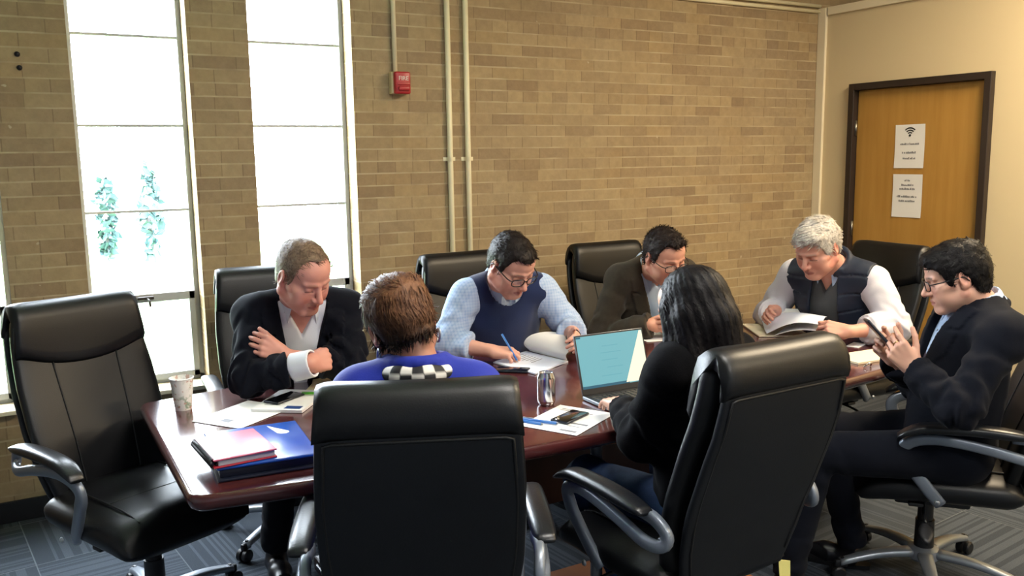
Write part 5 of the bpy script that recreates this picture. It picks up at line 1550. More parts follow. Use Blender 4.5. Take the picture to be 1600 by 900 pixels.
def back_collar(v, f, r=0.082, th=0.013, up=0.028, gap=0.9, k=0.006):
    U = nrm(f.Av + f.Tf * .1); Fv = nrm(f.Tf - U * (f.Tf @ U)); Rv = np.cross(Fv, U); pr = None
    for a in np.linspace(gap, 2 * PI - gap, 19):
        p = f.N + f.Tf * .012 + Fv * math.cos(a) * r * 1.05 + Rv * math.sin(a) * r + U * (up - 0.030 * (.5 + .5 * math.cos(a)))
        if pr is not None: v.add(rc(pr, p, th, th), k)
        pr = p
# ------------------------------------------------------------------ clothes helpers
def shirt_front(f, m, t=0.006, zlow=-.42, halfw=.13, opening=(0.05, 0.035), h=0.006, name='shirt', folds_amp=0.003, seed=3):
    lo, hi = bounds([f.N + A((0, 0, .06)), f.N - f.Av * (-zlow + .05) + f.Tf * .2, f.N - f.Av * (-zlow + .05), f.N + f.Tr * .2, f.N - f.Tr * .2], .14)
    v = Vol.uni(lo, hi, h)
    for p, k, op in torso_prims(f, t): v.add(p, k, op)
    v.add(rc(f.N - f.Av * .03, f.N + f.Av * .035 + f.Tf * .012, .076, .066), .03)
    w = wob(30, seed); v.full(lambda X, Y, Z: folds_amp * w(X, Y, Z), 'off')
    def reg(X, Y, Z):
        x, y, z = tcoord(f, X, Y, Z)
        return np.maximum(np.maximum(np.abs(x) - halfw, zlow - z), -.11 - y)
    v.full(reg, 'i')
    v.add(neck_cut(f, .060, .16), .004, 's')
    if opening:
        vo = v_open(f, *opening); v.full(lambda X, Y, Z: -vo(X, Y, Z), 'i')
    return part(name, v.mesh(), m, f.root, world=True)

def suit_jacket(f, m, t=0.018, depth=.36, top=.075, h=0.0062, hem=-0.10, lap=.065, name='jacket', seed=4, sl_end=.95, amp=0.006, cuts=None, sr=(0.058, 0.058, 0.056, 0.045), lapel=True, st=0.010, back=True, wr_amp=0.004):
    lo, hi = body_box(f, .13); v = Vol.uni(lo, hi, h)
    for p, k, op in torso_prims(f, t, 1.04): v.add(p, k, op)
    sleeves(v, f, st, sl_end, r=sr)
    w = wob(16, seed); w2 = wob(34, seed + 1)
    v.full(lambda X, Y, Z: wr_amp * w(X, Y, Z) + wr_amp * .35 * w2(X, Y, Z), 'off')
    sleeve_folds(v, f, amp, seed)
    v.full(lambda X, Y, Z: -(tcoord(f, X, Y, Z)[2] + np.linalg.norm(f.N - f.H) - hem), 'i')
    v.add(neck_cut(f, .068, .16), .004, 's')
    if lapel:
        vo = lapel_raise(v, f, depth, top, lap)
        lo2, hi2 = bounds([f.N + f.Tr * .2 + f.Tf * .3, f.N - f.Tr * .2 - f.Av * depth, f.N + f.Tf * .4 - f.Av * depth], .12)
        v.add((vo, lo2, hi2), .002, 's')
    if back: back_collar(v, f)
    if cuts: cuts(v)
    return part(name, v.mesh(), m, f.root, world=True)

def cuff(f, m, sd, a=.90, b=1.04, r=.041, name='shirt_cuff', h=.0045):
    E_, W_ = getattr(f, 'el' + sd), getattr(f, 'wr' + sd)
    p, q = E_ + (W_ - E_) * a, E_ + (W_ - E_) * b
    v = Vol.uni(*bounds([p, q], .07), h)
    v.add(rc(p, q, r, r * .97, True, True), .002); v.add(rc(p, q + (q - p), r - .010, r - .010), .001, 's') 
    return part(name, v.mesh(), m, f.root, world=True)

M['navy_suit'] = mat('midnight navy suit cloth', '#0c0f18', 0.9, spec=0.12, sheen=0.03, bump=(300, 0.15))
M['white_shirt'] = mat('white shirt cotton', '#dfe3ea', 0.8, spec=0.2, bump=(200, 0.08))
M['dark_trouser'] = mat('charcoal trousers', '#12141a', 0.9, spec=0.2, bump=(300, 0.12))
M['shoe_black'] = mat('black shoe leather', '#15151a', 0.3)
M['checkshirt'] = check_mat('fine light blue check shirt', '#b3c4de', '#93abd2', 75)
M['bluecollar'] = mat('light blue shirt cotton', '#a9bedb', 0.8, spec=0.2)
M['navy_knit'] = mat('navy knit', '#1d2a4e', 0.95, spec=0.1, sheen=0.3, bump=(420, 0.35))
M['olive_blazer'] = mat('olive brown blazer wool', '#3b352c', 0.9, spec=0.12, sheen=0.08, bump=(350, 0.2), noise=(60, 0.12))
M['quilt_navy'] = mat('navy quilted nylon', '#1b2536', 0.5, spec=0.4, bump=(30, 0.3))
M['char_knit'] = mat('charcoal knit', '#484b4d', 0.95, spec=0.1, bump=(420, 0.35))
M['pale_shirt'] = mat('pale lilac white shirt cotton', '#c9c8d2', 0.8, spec=0.2, bump=(150, 0.1))
M['khaki'] = mat('khaki trousers', '#6f6750', 0.85, spec=0.2)
M['black_knit'] = mat('black cardigan knit', '#08080b', 0.95, spec=0.1, sheen=0.02, bump=(350, 0.3))
M['denim'] = mat('blue denim', '#27395a', 0.85, spec=0.2, noise=(40, 0.25), bump=(400, 0.2))
M['royal'] = mat('royal blue jacket', '#1d2c94', 0.75, spec=0.25, sheen=0.1, bump=(250, 0.12))
M['tie'] = mat('plum grey striped tie', '#4a4250', 0.6)
M['specs_black'] = mat('black spectacle frame', '#16161a', 0.25)
M['specs_brown'] = mat('dark spectacle frame', '#241c19', 0.3)
M['gold'] = mat('gold ring metal', '#d7b878', 0.2, 1.0)

# ------------------------------------------------------------------ 1. man in the dark suit, arms crossed on the table
f = person('man in dark navy suit and open white collar sitting with crossed arms', yaw=-94,
    H=(0.99, 3.70, .56), N=(0.965, 3.41, 1.075), shR=(0.785, 3.44, 1.03), shL=(1.135, 3.37, 1.03), C=(0.935, 3.25, 1.197), face=(-69, 30, 4),
    wrR=(0.905, 3.115, .885), elR=(0.715, 3.275, .825), wrL=(0.850, 3.250, .895), elL=(1.095, 3.215, .825),
    handR=((.90, .40, .02), (.25, .9, -.3), dict(curls=(.75, .8, .85, .9), thumb=(.35, .85, .35))),
    handL=((-.80, .10, .50), (.1, .95, -.3), dict(curls=(.45, .45, .45, .45), thumb=(.35, .85, .1), tcurl=.1)),
    knees=[(0.84, 3.30, .54), (1.10, 3.30, .54)], ankles=[(0.80, 3.36, .10), (1.12, 3.30, .10)],
    build=dict(w=1.1, belly=.05), hs=1.10, full=1.10, skin='#cd9282', flush='#bd5d52', lip='#9c5850', browc='#8a6a55', browk=.45, stubble=('#9a7264', .25), goatee=('#8b6a5c', .45),
    front=0.102, recede=0.022, hair_t=0.005, temple=.014, ragged=.004)
add_hair(f, hair_mat('greying light brown hair', '#86705c', '#5a493b'), n=3000, length=.030, width=.0026, lift=.003, noise=(50, .002), seed=2,
    flow=lambda q: np.stack([-.5 + q[:, 0] * 2, np.where(q[:, 2] > .05, .2, -.9), -.2 - np.where(q[:, 2] < .05, .7, 0)], 1))
suit_jacket(f, M['navy_suit'], depth=.40, top=.085, hem=-.06, amp=.012, seed=14, wr_amp=.008)
shirt_front(f, M['white_shirt'], opening=(.085, .05), zlow=-.45, halfw=.15)
collar(f, M['white_shirt'], f.root, r=.074, gap=.55, point=.045, fall=.042, lean=.16, name='shirt_collar')
cuff(f, M['white_shirt'], 'R', .74, 1.06, .0535)
trousers(f, M['dark_trouser']); shoes(f, M['shoe_black'], [(-.1, -1), (.1, -1)])

# ------------------------------------------------------------------ 2. man in the navy sweater vest, writing
f = person('man in navy sweater vest and light blue checked shirt writing in a report', yaw=-88,
    H=(1.97, 3.72, .56), N=(1.905, 3.445, 1.065), shR=(1.735, 3.475, 1.015), shL=(2.085, 3.40, 1.02), C=(1.845, 3.255, 1.172), face=(-80, 36, 5),
    wrR=(1.745, 3.275, .800), elR=(1.610, 3.435, .820), wrL=(2.075, 3.12, .850), elL=(2.20, 3.34, .835),
    handR=((.80, -.55, -.10), (.1, .25, -1), dict(curls=((.5, .9, .5), (.65, .9, .5), (.8, 1., .6), (.9, 1., .6)), thumb=(.5, .75, .45), tcurl=.2)),
    handL=((-.25, -.75, .05), (-.75, .2, -.45), dict(curls=(.55, .65, .7, .75), thumb=(.45, .85, -.10), tcurl=.15)),
    knees=[(1.84, 3.30, .54), (2.12, 3.30, .54)], ankles=[(1.82, 3.40, .10), (2.14, 3.40, .10)],
    build=dict(w=1.12, belly=.07), hs=1.08, full=1.14, skin='#d39f8d', flush='#c8705f', lip='#a9635c', browc='#2a1e18', stubble=('#8a6a5c', .28),
    front=0.078, recede=0.010, hair_t=0.007, temple=.008, ragged=.003, hair_extra=[((0, .052, .092), (.050, .034, .020))])
add_hair(f, hair_mat('very dark brown hair', '#16110f', '#221a17'), n=2600, length=.020, width=.0026, lift=.006, noise=(70, .003), seed=5, rough=.35,
    flow=lambda q: np.stack([q[:, 0] * 4 + .3, np.where(q[:, 2] > .06, .8, -.5), np.where(q[:, 2] > .06, .4, -.7)], 1))
glasses(f, M['specs_black'], .0270, .0170, r=.0022)
lo, hi = body_box(f, .13); v = Vol.uni(lo, hi, .0062)
for p, k, op in torso_prims(f, .006): v.add(p, k, op)
v.add(rc(f.N - f.Av * .03, f.N + f.Av * .03 + f.Tf * .01, .076, .068), .03)
sleeves(v, f, .008, .55, r=(.066, .062, .058, .052), cuff=.004)
for sd in 'RL':
    E_, W_ = getattr(f, 'el' + sd), getattr(f, 'wr' + sd); v.add(rc(E_ + (W_ - E_) * .36, E_ + (W_ - E_) * .57, .064, .060, True, True), .006)
sleeve_folds(v, f, .008, 21, 34)
v.add(neck_cut(f, .062, .16), .004, 's'); vo = v_open(f, .035, .03); v.full(lambda X, Y, Z: -vo(X, Y, Z), 'i')
part('checked_shirt', v.mesh(), M['checkshirt'], f.root, world=True)
lo, hi = bounds([f.H - .14, f.H + .14, f.N + .1, f.shR, f.shL], .14); v = Vol.uni(lo, hi, .006)
for p, k, op in torso_prims(f, .019): v.add(p, k, op)
w = wob(18, 9); v.full(lambda X, Y, Z: .005 * w(X, Y, Z), 'off')
def arm_cut(f, inset=.010, wide=.02):
    def fn(X, Y, Z):
        x, y, z = tcoord(f, X, Y, Z); hw = np.dot(f.shR - f.shL, f.Tr) / 2
        lim = hw - inset + np.clip(-(z + .14), 0, .2) * .9 + wide * 0
        return np.abs(x) - lim
    return fn
v.full(arm_cut(f, -.004), 'i')
v.full(lambda X, Y, Z: -(tcoord(f, X, Y, Z)[2] + np.linalg.norm(f.N - f.H) + .05), 'i')
v.add(rc(f.N - f.Av * .045 + f.Tf * .035, f.N + f.Av * .16 + f.Tf * .05, .082, .10), .004, 's')
part('sweater_vest', v.mesh(), M['navy_knit'], f.root, world=True)
collar(f, M['bluecollar'], f.root, r=.074, gap=.32, point=.034, lean=.14, name='shirt_collar')
trousers(f, M['dark_trouser']); shoes(f, M['shoe_black'], [(-.1, -1), (.1, -1)])
E_, W_ = f.elL, f.wrL
v = Vol.uni(*bounds([W_], .06), .003); d = nrm(W_ - E_); v.add(rc(W_ - d * .012, W_ + d * .010, .0335, .0325, True, True), .001); v.add(ell(W_ + A((-.005, -.01, .030)), np.eye(3), (.018, .018, .008)), .002)
part('wristwatch', v.mesh(), M['black'], f.root, world=True)
t = thing('ballpoint_pen', 'blue pen held in the right hand of the man in the sweater vest', 'pen', (1.80, 3.225, .76))
p0, p1 = A((1.832, 3.185, TZ + .010)), A((1.797, 3.262, TZ + .125))
part('barrel', G().tube([p0 + (p1 - p0) * .08, p1], .0048, 10).out(), M['bluepen'], t, world=True); part('tip', G().tube([p0, p0 + (p1 - p0) * .08], [.0012, .0045], 10).out(), M['silver'], t, world=True)

# ------------------------------------------------------------------ 3. man in the olive blazer
f = person('man with glasses and goatee in an olive brown blazer, hands together over a paper', yaw=-92,
    H=(2.87, 3.72, .56), N=(2.765, 3.455, 1.065), shR=(2.60, 3.49, 1.02), shL=(2.955, 3.42, 1.02), C=(2.69, 3.262, 1.147), face=(-92, 24, 6),
    wrR=(2.635, 3.285, .815), hintR=(-.6, .5, -.7), wrL=(2.79, 3.25, .815), hintL=(.8, .4, -.6),
    handR=((.85, -.35, .12), (.2, .85, -.4), dict(curls=(.5, .55, .6, .6), thumb=(.35, .9, -.1))),
    handL=((-.85, -.25, .12), (-.2, .85, -.3), dict(curls=(.5, .55, .6, .6), thumb=(.35, .9, -.1))),
    knees=[(2.74, 3.30, .54), (3.0, 3.30, .54)], ankles=[(2.72, 3.40, .10), (3.02, 3.40, .10)],
    build=dict(w=1.06, belly=.04), hs=1.07, full=1.06, skin='#cf9780', flush='#c07060', lip='#9c605a', browc='#241a16', goatee=('#5b4a44', .7), stubble=('#7d6259', .35),
    front=0.084, recede=0.018, hair_t=0.008, temple=.010, ragged=.003, hair_extra=[((0, .058, .100), (.044, .028, .020))])
add_hair(f, hair_mat('dark brown spiked hair', '#1a1413', '#2b2320'), n=2600, length=.022, width=.0026, lift=.012, noise=(70, .004), seed=8, rough=.4,
    flow=lambda q: np.stack([q[:, 0] * 3, np.where(q[:, 2] > .06, .5, -.5), np.where(q[:, 2] > .06, .7, -.7)], 1))
glasses(f, M['specs_brown'], .0255, .0165, r=.0019)
suit_jacket(f, M['olive_blazer'], depth=.36, top=.080, hem=-.06, amp=.011, seed=31, wr_amp=.006)
shirt_front(f, M['bluecollar'], opening=(.05, .035), zlow=-.42, halfw=.14)
collar(f, M['bluecollar'], f.root, r=.073, gap=.40, point=.035, lean=.14, name='shirt_collar')
trousers(f, M['dark_trouser']); shoes(f, M['shoe_black'], [(0, -1), (.1, -1)])
# ------------------------------------------------------------------ 4. white haired man at the head of the table
f = person('white haired man in navy quilted vest and grey sweater holding papers', yaw=188,
    H=(3.70, 3.02, .56), N=(3.475, 2.925, 1.075), shR=(3.42, 3.115, 1.02), shL=(3.525, 2.735, 1.015), C=(3.285, 2.865, 1.185), face=(186, 30, -4),
    wrR=(3.255, 3.09, .850), hintR=(.3, .7, -.6), wrL=(3.275, 2.66, .815), elL=(3.515, 2.60, .822),
    handR=((-.75, -.25, .05), (.1, -.8, -.5), dict(curls=(.5, .5, .5, .5), thumb=(.3, .9, .1))),
    handL=((-.66, .66, .12), (.35, .65, -.6), dict(curls=(.6, .65, .7, .75), thumb=(.35, .85, .2))),
    knees=[(3.30, 3.14, .54), (3.24, 2.84, .54)], ankles=[(3.36, 3.16, .10), (3.30, 2.80, .10)],
    build=dict(w=1.10, belly=.06), hs=1.10, full=1.10, skin='#d09a88', flush='#c26a5a', lip='#a0605a', browc='#b5a89a', browk=.5,
    front=0.068, recede=0.012, hair_t=0.012, hair_extra=[((-.02, .050, .092), (.055, .036, .020)), ((0, -.07, .02), (.06, .045, .05))])
add_hair(f, hair_mat('white grey hair', '#cfcac2', '#96918a'), n=3400, length=.034, width=.0028, lift=.006, noise=(45, .004), seed=12, rough=.16,
    flow=lambda q: np.stack([.6 + q[:, 0] * 2, np.where(q[:, 2] > .06, .3, -.6), -.2 - np.where(q[:, 2] < .06, .6, 0)], 1))
lo, hi = body_box(f, .13); v = Vol.uni(lo, hi, .0062)
sleeves(v, f, .012, .62, r=(.066, .062, .060, .054), cuff=.004)
for sd in 'RL':
    E_, W_ = getattr(f, 'el' + sd), getattr(f, 'wr' + sd); v.add(rc(E_ + (W_ - E_) * .45, E_ + (W_ - E_) * .66, .063, .060, True, True), .006)
    S_ = getattr(f, 'sh' + sd); v.add(rc(S_, S_ * .7 + f.N * .3, .066, .06), .03)
sleeve_folds(v, f, .010, 41, 30)
part('shirt_sleeves', v.mesh(), M['pale_shirt'], f.root, world=True)
shirt_front(f, M['char_knit'], t=.010, opening=(.075, .050), zlow=-.46, halfw=.16, name='sweater')
collar(f, M['bluecollar'], f.root, r=.073, gap=.35, point=.034, lean=.14, name='shirt_collar')
def vest_cut(v):
    v.full(arm_cut(f, -.002), 'i')
lo, hi = bounds([f.H - .14, f.H + .14, f.N + .1, f.shR, f.shL], .14); v = Vol.uni(lo, hi, .006)
for p, k, op in torso_prims(f, .026): v.add(p, k, op)
w = wob(18, 19); v.full(lambda X, Y, Z: .005 * w(X, Y, Z), 'off')
def quilt(X, Y, Z):
    x, y, z = tcoord(f, X, Y, Z); u = (z + .02 * np.sin(x * 9)) / .085
    return (.0045 * (np.abs(np.sin(PI * u)) < .16) + 0 * x).astype(np.float32)
v.full(quilt, 'off'); v.full(arm_cut(f, -.006), 'i')
v.full(lambda X, Y, Z: -(tcoord(f, X, Y, Z)[2] + np.linalg.norm(f.N - f.H) + .05), 'i')
v.add(neck_cut(f, .074, .16), .004, 's')
def slot(X, Y, Z):       # hangs open down the front
    x, y, z = tcoord(f, X, Y, Z); t = np.clip((z + .5) / .5, 0, 1)
    return np.maximum(np.abs(x) - (.060 + .015 * np.sin(t * PI)), -(y + .005))
v.full(lambda X, Y, Z: -slot(X, Y, Z), 'i')
back_collar(v, f, r=.084, th=.010, up=.045, gap=.55, k=.012)
back_collar(v, f, r=.080, th=.011, up=.062, gap=.62, k=.012)
part('quilted_vest', v.mesh(), M['quilt_navy'], f.root, world=True)
trousers(f, M['khaki']); shoes(f, M['shoe_black'], [(-1, 0), (-1, -.1)])

# ------------------------------------------------------------------ 5. young man with the phone
f = person('young man in dark suit and glasses looking down at a phone in his hands', yaw=131,
    H=(2.90, 1.90, .56), N=(2.925, 1.820, 1.080), shR=(3.010, 1.960, 1.025), shL=(2.805, 1.665, 1.020), C=(2.842, 1.868, 1.190), face=(134, 17, 0),
    wrL=(2.640, 1.865, .890), elL=(2.615, 1.680, .805), wrR=(2.715, 1.985, .885), hintR=(.55, .35, -.75),
    handL=((-.42, .52, .74), (.62, .60, .25), dict(curls=((.35, .5, .3), (.65, .85, .5), (.80, .95, .6), (.95, 1., .6)), thumb=(.65, .7, .25), tcurl=.2)),
    handR=((-.48, .45, .74), (-.62, -.60, .25), dict(curls=((.40, .6, .4), (.70, .85, .5), (.85, .95, .6), (.95, 1., .6)), thumb=(.65, .7, .25), tcurl=.2)),
    knees=[(2.70, 2.27, .55), (2.44, 2.10, .56)], ankles=[(2.78, 2.20, .10), (2.36, 2.14, .10)],
    build=dict(w=1.0, belly=.015), hs=.97, full=.98, nose=1.08, jaw=1.05, skin='#d6a48e', flush='#c98472', lip='#b06f68', browc='#18120f', browk=.85, stubble=('#b08f82', .25),
    front=0.064, recede=-0.004, ragged=.003, hair_t=0.013, side=1.3, hair_extra=[((0, .060, .088), (.058, .036, .026)), ((0, -.070, .02), (.064, .042, .055)), ((0, -.02, .10), (.062, .08, .026))])
add_hair(f, hair_mat('black wavy hair', '#0a0808', '#131010'), n=3200, length=.018, width=.0028, lift=.004, noise=(80, .003), seed=15, rough=.6,
    flow=lambda q: np.stack([q[:, 0] * 3, np.where(q[:, 2] > .06, .6, -.4), np.where(q[:, 2] > .06, .2, -.7)], 1))
glasses(f, M['specs_black'], .0265, .0180, r=.0020)
suit_jacket(f, M['navy_suit'], depth=.34, top=.056, hem=-.14, amp=.012, seed=51, t=.020, wr_amp=.007)
shirt_front(f, M['bluecollar'], opening=None, zlow=-.42, halfw=.13)
collar(f, M['bluecollar'], f.root, r=.068, gap=.16, point=.036, lean=.12, lift=-.008, name='shirt_collar')
# tie: knot and blade laid along the shirt front
def on_front(z, dy=.0):
    """point on the chest midline z below the neck base"""
    base = f.N + f.Av * z; LN = np.linalg.norm(f.N - f.H)
    y = np.interp(-z, [0, .05, .12, .2, .3, .42], [.070, .088, .116, .133, .140, .142]); return base + f.Tf * (y + dy)
rings = []
for z, w_, t_ in ((.018, .012, .010), (.010, .020, .014), (-.015, .014, .012), (-.024, .013, .006), (-.10, .022, .005), (-.22, .033, .005), (-.34, .040, .005), (-.40, .036, .005), (-.425, .004, .004)):
    s_ = sup(w_, t_, 16, 3); c = on_front(z, .012); rings.append(c + s_[:, :1] * f.Tr + s_[:, 1:] * f.Tf)
part('necktie', G().loft(rings).out(), M['tie'], f.root, world=True)
trousers(f, M['navy_suit']); shoes(f, M['shoe_black'], [(-.5, .8), (-.75, .55)])
E_, W_ = f.elL, f.wrL
hL = f.handL; Yv = nrm(hL[0]); Zp = nrm(A(hL[1]) - Yv * (A(hL[1]) @ Yv)); Xr = np.cross(Yv, -Zp); 
kn = W_ + (Xr * -.0105 * -1 * -1 + Yv * .087) * f.hand_s
kn = W_ + (Xr * .0110 + Yv * .087) * f.hand_s        # left hand: thumb lies on the +Xr side
ang = .45; d = nrm(Yv * math.cos(ang) + Zp * math.sin(ang)); rg = kn + d * .018
th = np.linspace(0, 2 * PI, 20); u1 = nrm(np.cross(d, Xr)); part('ring', G().tube([rg + .0105 * (Xr * math.cos(a) + u1 * math.sin(a)) for a in th], .0016, 6, caps=False).out(), M['gold'], f.root, world=True)
# phone between the palms
hand_mid = (f.wrL + f.wrR) / 2 + (nrm(f.handL[0]) + nrm(f.handR[0])) / 2 * .135
up_ = nrm(nrm(f.handL[0]) + nrm(f.handR[0])); ac = nrm(f.shR - f.shL); ac = nrm(ac - up_ * (ac @ up_)); nm = np.cross(ac, up_)
t = thing('mobile_phone', 'dark phone held up in both hands of the young man in the dark suit', 'phone', tuple(hand_mid))
Rp = np.c_[ac, up_, nm]
part('phone_case', G().box(hand_mid, (.074, .150, .009), Rp, .0035, 3).out(), M['phoneedge'], t, world=True, smooth='auto')
part('screen', G().box(hand_mid + nm * .0046 * (1 if nm @ (f.C - hand_mid) > 0 else -1), (.068, .144, .001), Rp).out(), M['phone'], t, world=True, smooth=False)

# ------------------------------------------------------------------ 6. long haired woman typing
f = person('woman in black cardigan with long straight black hair typing on the laptop', yaw=92,
    H=(1.80, 1.955, .56), N=(1.715, 1.905, 1.060), shR=(1.865, 1.935, 1.025), shL=(1.590, 1.900, 1.022), C=(1.698, 1.930, 1.178), face=(102, 18, 0),
    wrL=(1.680, 2.250, .822), elL=(1.572, 2.010, .795), wrR=(1.905, 2.260, .825), hintR=(.7, -.4, -.6),
    handL=((.26, .93, -.12), (.0, -.15, -1), dict(curls=((.25, .35, .2), (.3, .35, .2), (.3, .35, .2), (.25, .3, .2)), thumb=(.55, .8, .2), tcurl=.1)),
    handR=((-.12, .95, -.16), (.0, -.15, -1), dict(curls=((.25, .35, .2), (.3, .35, .2), (.3, .35, .2), (.25, .3, .2)), thumb=(.55, .8, .2), tcurl=.1)),
    knees=[(1.97, 2.36, .55), (1.60, 2.34, .56)], ankles=[(2.02, 2.34, .10), (1.76, 2.26, .10)],
    build=dict(w=.94, belly=.0), female=True, hs=1.0, full=.96, nose=.92, jaw=.9, skin='#d9a58c', flush='#cf8676', lip='#b5605c', browc='#18120f', hand_s=.96, l1=.27, hair_t=.014, front=.074)
# straight hair: cap, two side curtains and a long sheet down the back
lo, hi = bounds([f.C - .2, f.C + .2, f.N - f.Tf * .16 - A((0, 0, .34)), f.N + A((.25, 0, -.2)), f.N + A((-.2, 0, -.2))], .05)
v = Vol.uni(lo, hi, .0055)
def HP(x, y, z): return f.C + f.HR @ (A((x, y, z), float) * f.hs)
v.add(ell(HP(0, -.016, .036), f.HR, (.086, .108, .096)), .02)
v.add(ell(HP(0, -.045, -.02), f.HR, (.084, .075, .10)), .03)
dn = A((0, 0, -1.)); bk = -f.Tf
for q in (-1, 1):
    v.add(rc(HP(q * .075, .030, .02), HP(q * .084, .034, -.10), .020, .026), .03)
    v.add(rc(HP(q * .084, .034, -.10), HP(q * .080, .010, -.10) + A((0, 0, -.09)), .026, .024), .03)
    v.add(rc(HP(q * .072, -.03, -.02), HP(q * .078, -.05, -.12) + A((0, 0, -.09)), .036, .036), .04)
    v.add(rc(HP(q * .078, -.05, -.12) + A((0, 0, -.09)), f.N + f.Tr * q * .075 - f.Tf * .112 + A((0, 0, -.20)), .036, .026), .03)
v.add(rc(HP(0, -.09, -.05), f.N - f.Tf * .115 + A((0, 0, -.06)), .055, .045), .04)
v.add(rc(f.N - f.Tf * .115 + A((0, 0, -.06)), f.N - f.Tf * .118 + A((0, 0, -.23)), .045, .026), .04)
v.add(rc(f.N + f.Tr * .07 - f.Tf * .105 + A((0, 0, -.08)), f.N + f.Tr * .16 - f.Tf * .085 + A((0, 0, -.12)), .040, .016), .03)
def face_hole(X, Y, Z):
    q = np.stack(np.broadcast_arrays(X - f.C[0], Y - f.C[1], Z - f.C[2]), -1) @ f.HR / f.hs
    x, y, z = q[..., 0], q[..., 1], q[..., 2]
    return (np.maximum(np.maximum(np.abs(x) - .062 - .1 * np.clip(.02 - z, 0, .1), .010 - y), z - .078) * f.hs).astype(np.float32)
v.full(lambda X, Y, Z: -face_hole(X, Y, Z), 'i')
def comb_(X, Y, Z):
    q = np.stack(np.broadcast_arrays(X - f.C[0], Y - f.C[1], Z - f.C[2]), -1) @ f.HR
    an = np.arctan2(q[..., 0], -q[..., 1]); return (.0012 * np.sin(an * 26 + 2 * np.sin(q[..., 2] * 18)) + .0010 * np.sin(an * 61 + 3 * np.sin(q[..., 2] * 11))).astype(np.float32)
v.full(comb_, 'off')
VF = v.mesh()
def fl(q): return np.stack([q[:, 0] * 6 * (q[:, 2] > .03), -.55 * (q[:, 2] > .0) - .1, np.full(len(q), -1.)], 1)
VF = join(VF, strands(f, VF[0], VF[1], 5200, .036, .0022, fl, .0003, 31, rough=.03, sag=.09))
part('hair', VF, hair_mat('long black hair', '#090708', '#120e0f', rough=.45, scale=70), f.root, world=True)
lo, hi = body_box(f, .14); v = Vol.uni(lo, hi, .0066)
for p, k, op in torso_prims(f, .020, .9): v.add(p, k, op)
sleeves(v, f, .014, .92, r=(.050, .048, .045, .036))
w = wob(15, 61); w2 = wob(33, 62); v.full(lambda X, Y, Z: .006 * w(X, Y, Z) + .003 * w2(X, Y, Z), 'off'); sleeve_folds(v, f, .012, 63, 32)
v.full(lambda X, Y, Z: -(tcoord(f, X, Y, Z)[2] + np.linalg.norm(f.N - f.H) + .16), 'i')
v.add(neck_cut(f, .062, .16), .004, 's')
back_collar(v, f, r=.078, th=.020, up=.030, gap=.5, k=.015)
part('cardigan', v.mesh(), M['black_knit'], f.root, world=True)
trousers(f, M['denim'], name='jeans', r=(.088, .068, .064, .058)); shoes(f, M['shoe_black'], [(.1, 1), (0, 1)])
hL = f.handL; Yv = nrm(hL[0]); Zp = nrm(A(hL[1]) - Yv * (A(hL[1]) @ Yv)); Xr = np.cross(Yv, -Zp)
kn = f.wrL + (Xr * -.0110 + Yv * .087) * f.hand_s; d = nrm(Yv * math.cos(.3) + Zp * math.sin(.3)); rg = kn + d * .018; u1 = nrm(np.cross(d, Xr))
part('ring', G().tube([rg + .0100 * (Xr * math.cos(a) + u1 * math.sin(a)) for a in np.linspace(0, 2 * PI, 20)], .0016, 6, caps=False).out(), M['silver'], f.root, world=True)

# ------------------------------------------------------------------ 7. woman in royal blue, seen from behind
f = person('woman in royal blue jacket with short brown hair, seen from behind', yaw=68,
    H=(.905, 2.10, .56), N=(.862, 2.015, 1.085), shR=(.985, 1.950, 1.030), shL=(.728, 2.070, 1.030), C=(.853, 2.085, 1.200), face=(80, 20, -14),
    wrL=(.93, 2.36, .83), hintL=(-.2, -.1, -.9), wrR=(1.08, 2.28, .83), hintR=(.1, -.3, -.9),
    handL=((.55, .80, -.10), (.0, -.1, -1), dict(curls=(.3, .35, .35, .4))),
    handR=((-.2, .95, -.10), (.0, -.1, -1), dict(curls=(.3, .35, .35, .4))),
    knees=[(1.16, 2.44, .54), (.96, 2.52, .54)], ankles=[(1.14, 2.40, .10), (.96, 2.46, .10)],
    build=dict(w=.98, belly=.02), female=True, hs=1.0, full=1.0, nose=.95, jaw=.9, skin='#a87560', flush='#9c6252', lip='#8a4f4a', browc='#2a1c16', hand_s=.95, l1=.27, scalp='#5a4436',
    front=.066, nape=-.052, hair_t=.011, side=1.2, hair_extra=[((0, -.02, .070), (.082, .100, .062)), ((0, -.066, .035), (.074, .056, .062)), ((0, .055, .075), (.062, .05, .045))])
zt = f.C[2]
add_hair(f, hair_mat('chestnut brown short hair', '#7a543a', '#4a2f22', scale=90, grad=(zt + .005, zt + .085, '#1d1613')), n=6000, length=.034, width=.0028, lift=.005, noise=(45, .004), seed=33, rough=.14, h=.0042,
    flow=lambda q: np.stack([q[:, 0] * 4 + .3 * np.sin(q[:, 2] * 60), np.where(q[:, 2] > .08, .5, -.3), np.where(q[:, 2] > .08, .2, -.9)], 1))
lo, hi = body_box(f, .14); v = Vol.uni(lo, hi, .0062)
for p, k, op in torso_prims(f, .020, 1.06): v.add(p, k, op)
sleeves(v, f, .014, .97, r=(.056, .050, .047, .042))
w = wob(15, 71); v.full(lambda X, Y, Z: .005 * w(X, Y, Z), 'off'); sleeve_folds(v, f, .007, 73, 32)
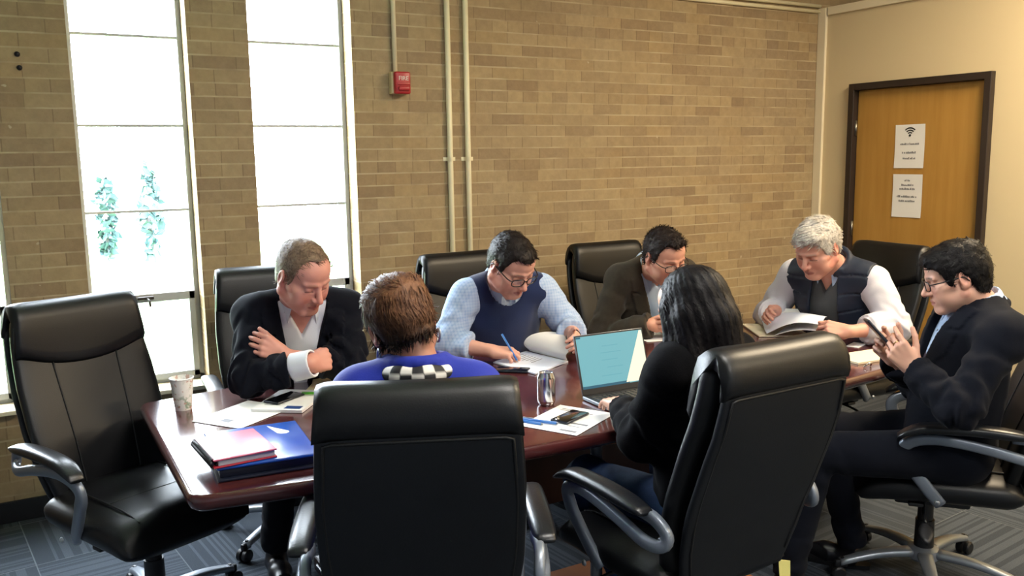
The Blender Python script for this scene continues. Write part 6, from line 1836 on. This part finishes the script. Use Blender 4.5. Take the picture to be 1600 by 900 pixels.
v.full(lambda X, Y, Z: -(tcoord(f, X, Y, Z)[2] + np.linalg.norm(f.N - f.H) + .14), 'i')
v.add(neck_cut(f, .064, .16), .004, 's')
back_collar(v, f, r=.070, th=.014, up=.048, gap=.5, k=.012); back_collar(v, f, r=.078, th=.012, up=.020, gap=.5, k=.010)
part('jacket', v.mesh(), M['royal'], f.root, world=True)
# black and white checked scarf band round the back of the collar
sm = mat('black and white checked scarf', '#d9d6cf', 0.7)
nb = NB(sm); b_ = nb.N['Principled BSDF']; at = nb.N.new('ShaderNodeAttribute'); at.attribute_name = 'Col'; nb.L.new(at.outputs['Color'], b_.inputs['Base Color'])
U = nrm(f.Av + f.Tf * .1); Fv = nrm(f.Tf - U * (f.Tf @ U)); Rv = np.cross(Fv, U)
rows = []; cols = []; n_ = 180; k_ = 16
for i in range(n_):
    a = .45 + (2 * PI - .9) * i / (n_ - 1)
    e = Fv * math.cos(a) * 1.05 + Rv * math.sin(a); c0 = f.N + f.Tf * .012 + e * .098 + U * (.030 - .044 * (.5 + .5 * math.cos(a)))
    for j in range(k_):
        b = 2 * PI * j / k_
        pr = .013 * math.cos(b) * (1 + .12 * math.sin(a * 9)); qv = .019 * math.sin(b) * (1 + .12 * math.sin(a * 7 + 1))
        rows.append(c0 + e * pr + (U * .93 - e * .35) * qv)
        cell_ = int(a / .27) + (1 if math.sin(b) > .1 else 0)
        cols.append(srgb('#d8d5ce') if cell_ % 2 else srgb('#17171a'))
VF = G().loft(A(rows).reshape(n_, k_, 3)).out()
part('scarf', VF, sm, f.root, world=True, col=A(cols))
for q in (-1, 1):
    c = f.C + f.HR @ (A((q * .083, -.006, -.050)) * f.hs)
    part('hoop_earring', G().tube([c + A((0, 0, -.004)) + .017 * (f.HR[:, 1] * math.cos(a) + A((0, 0, 1.)) * math.sin(a)) for a in np.linspace(0, 2 * PI, 26)], .0036, 8, caps=False).out(), M['silver'], f.root, world=True)
trousers(f, M['dark_trouser']); shoes(f, M['shoe_black'], [(.3, .9), (.4, .9)])
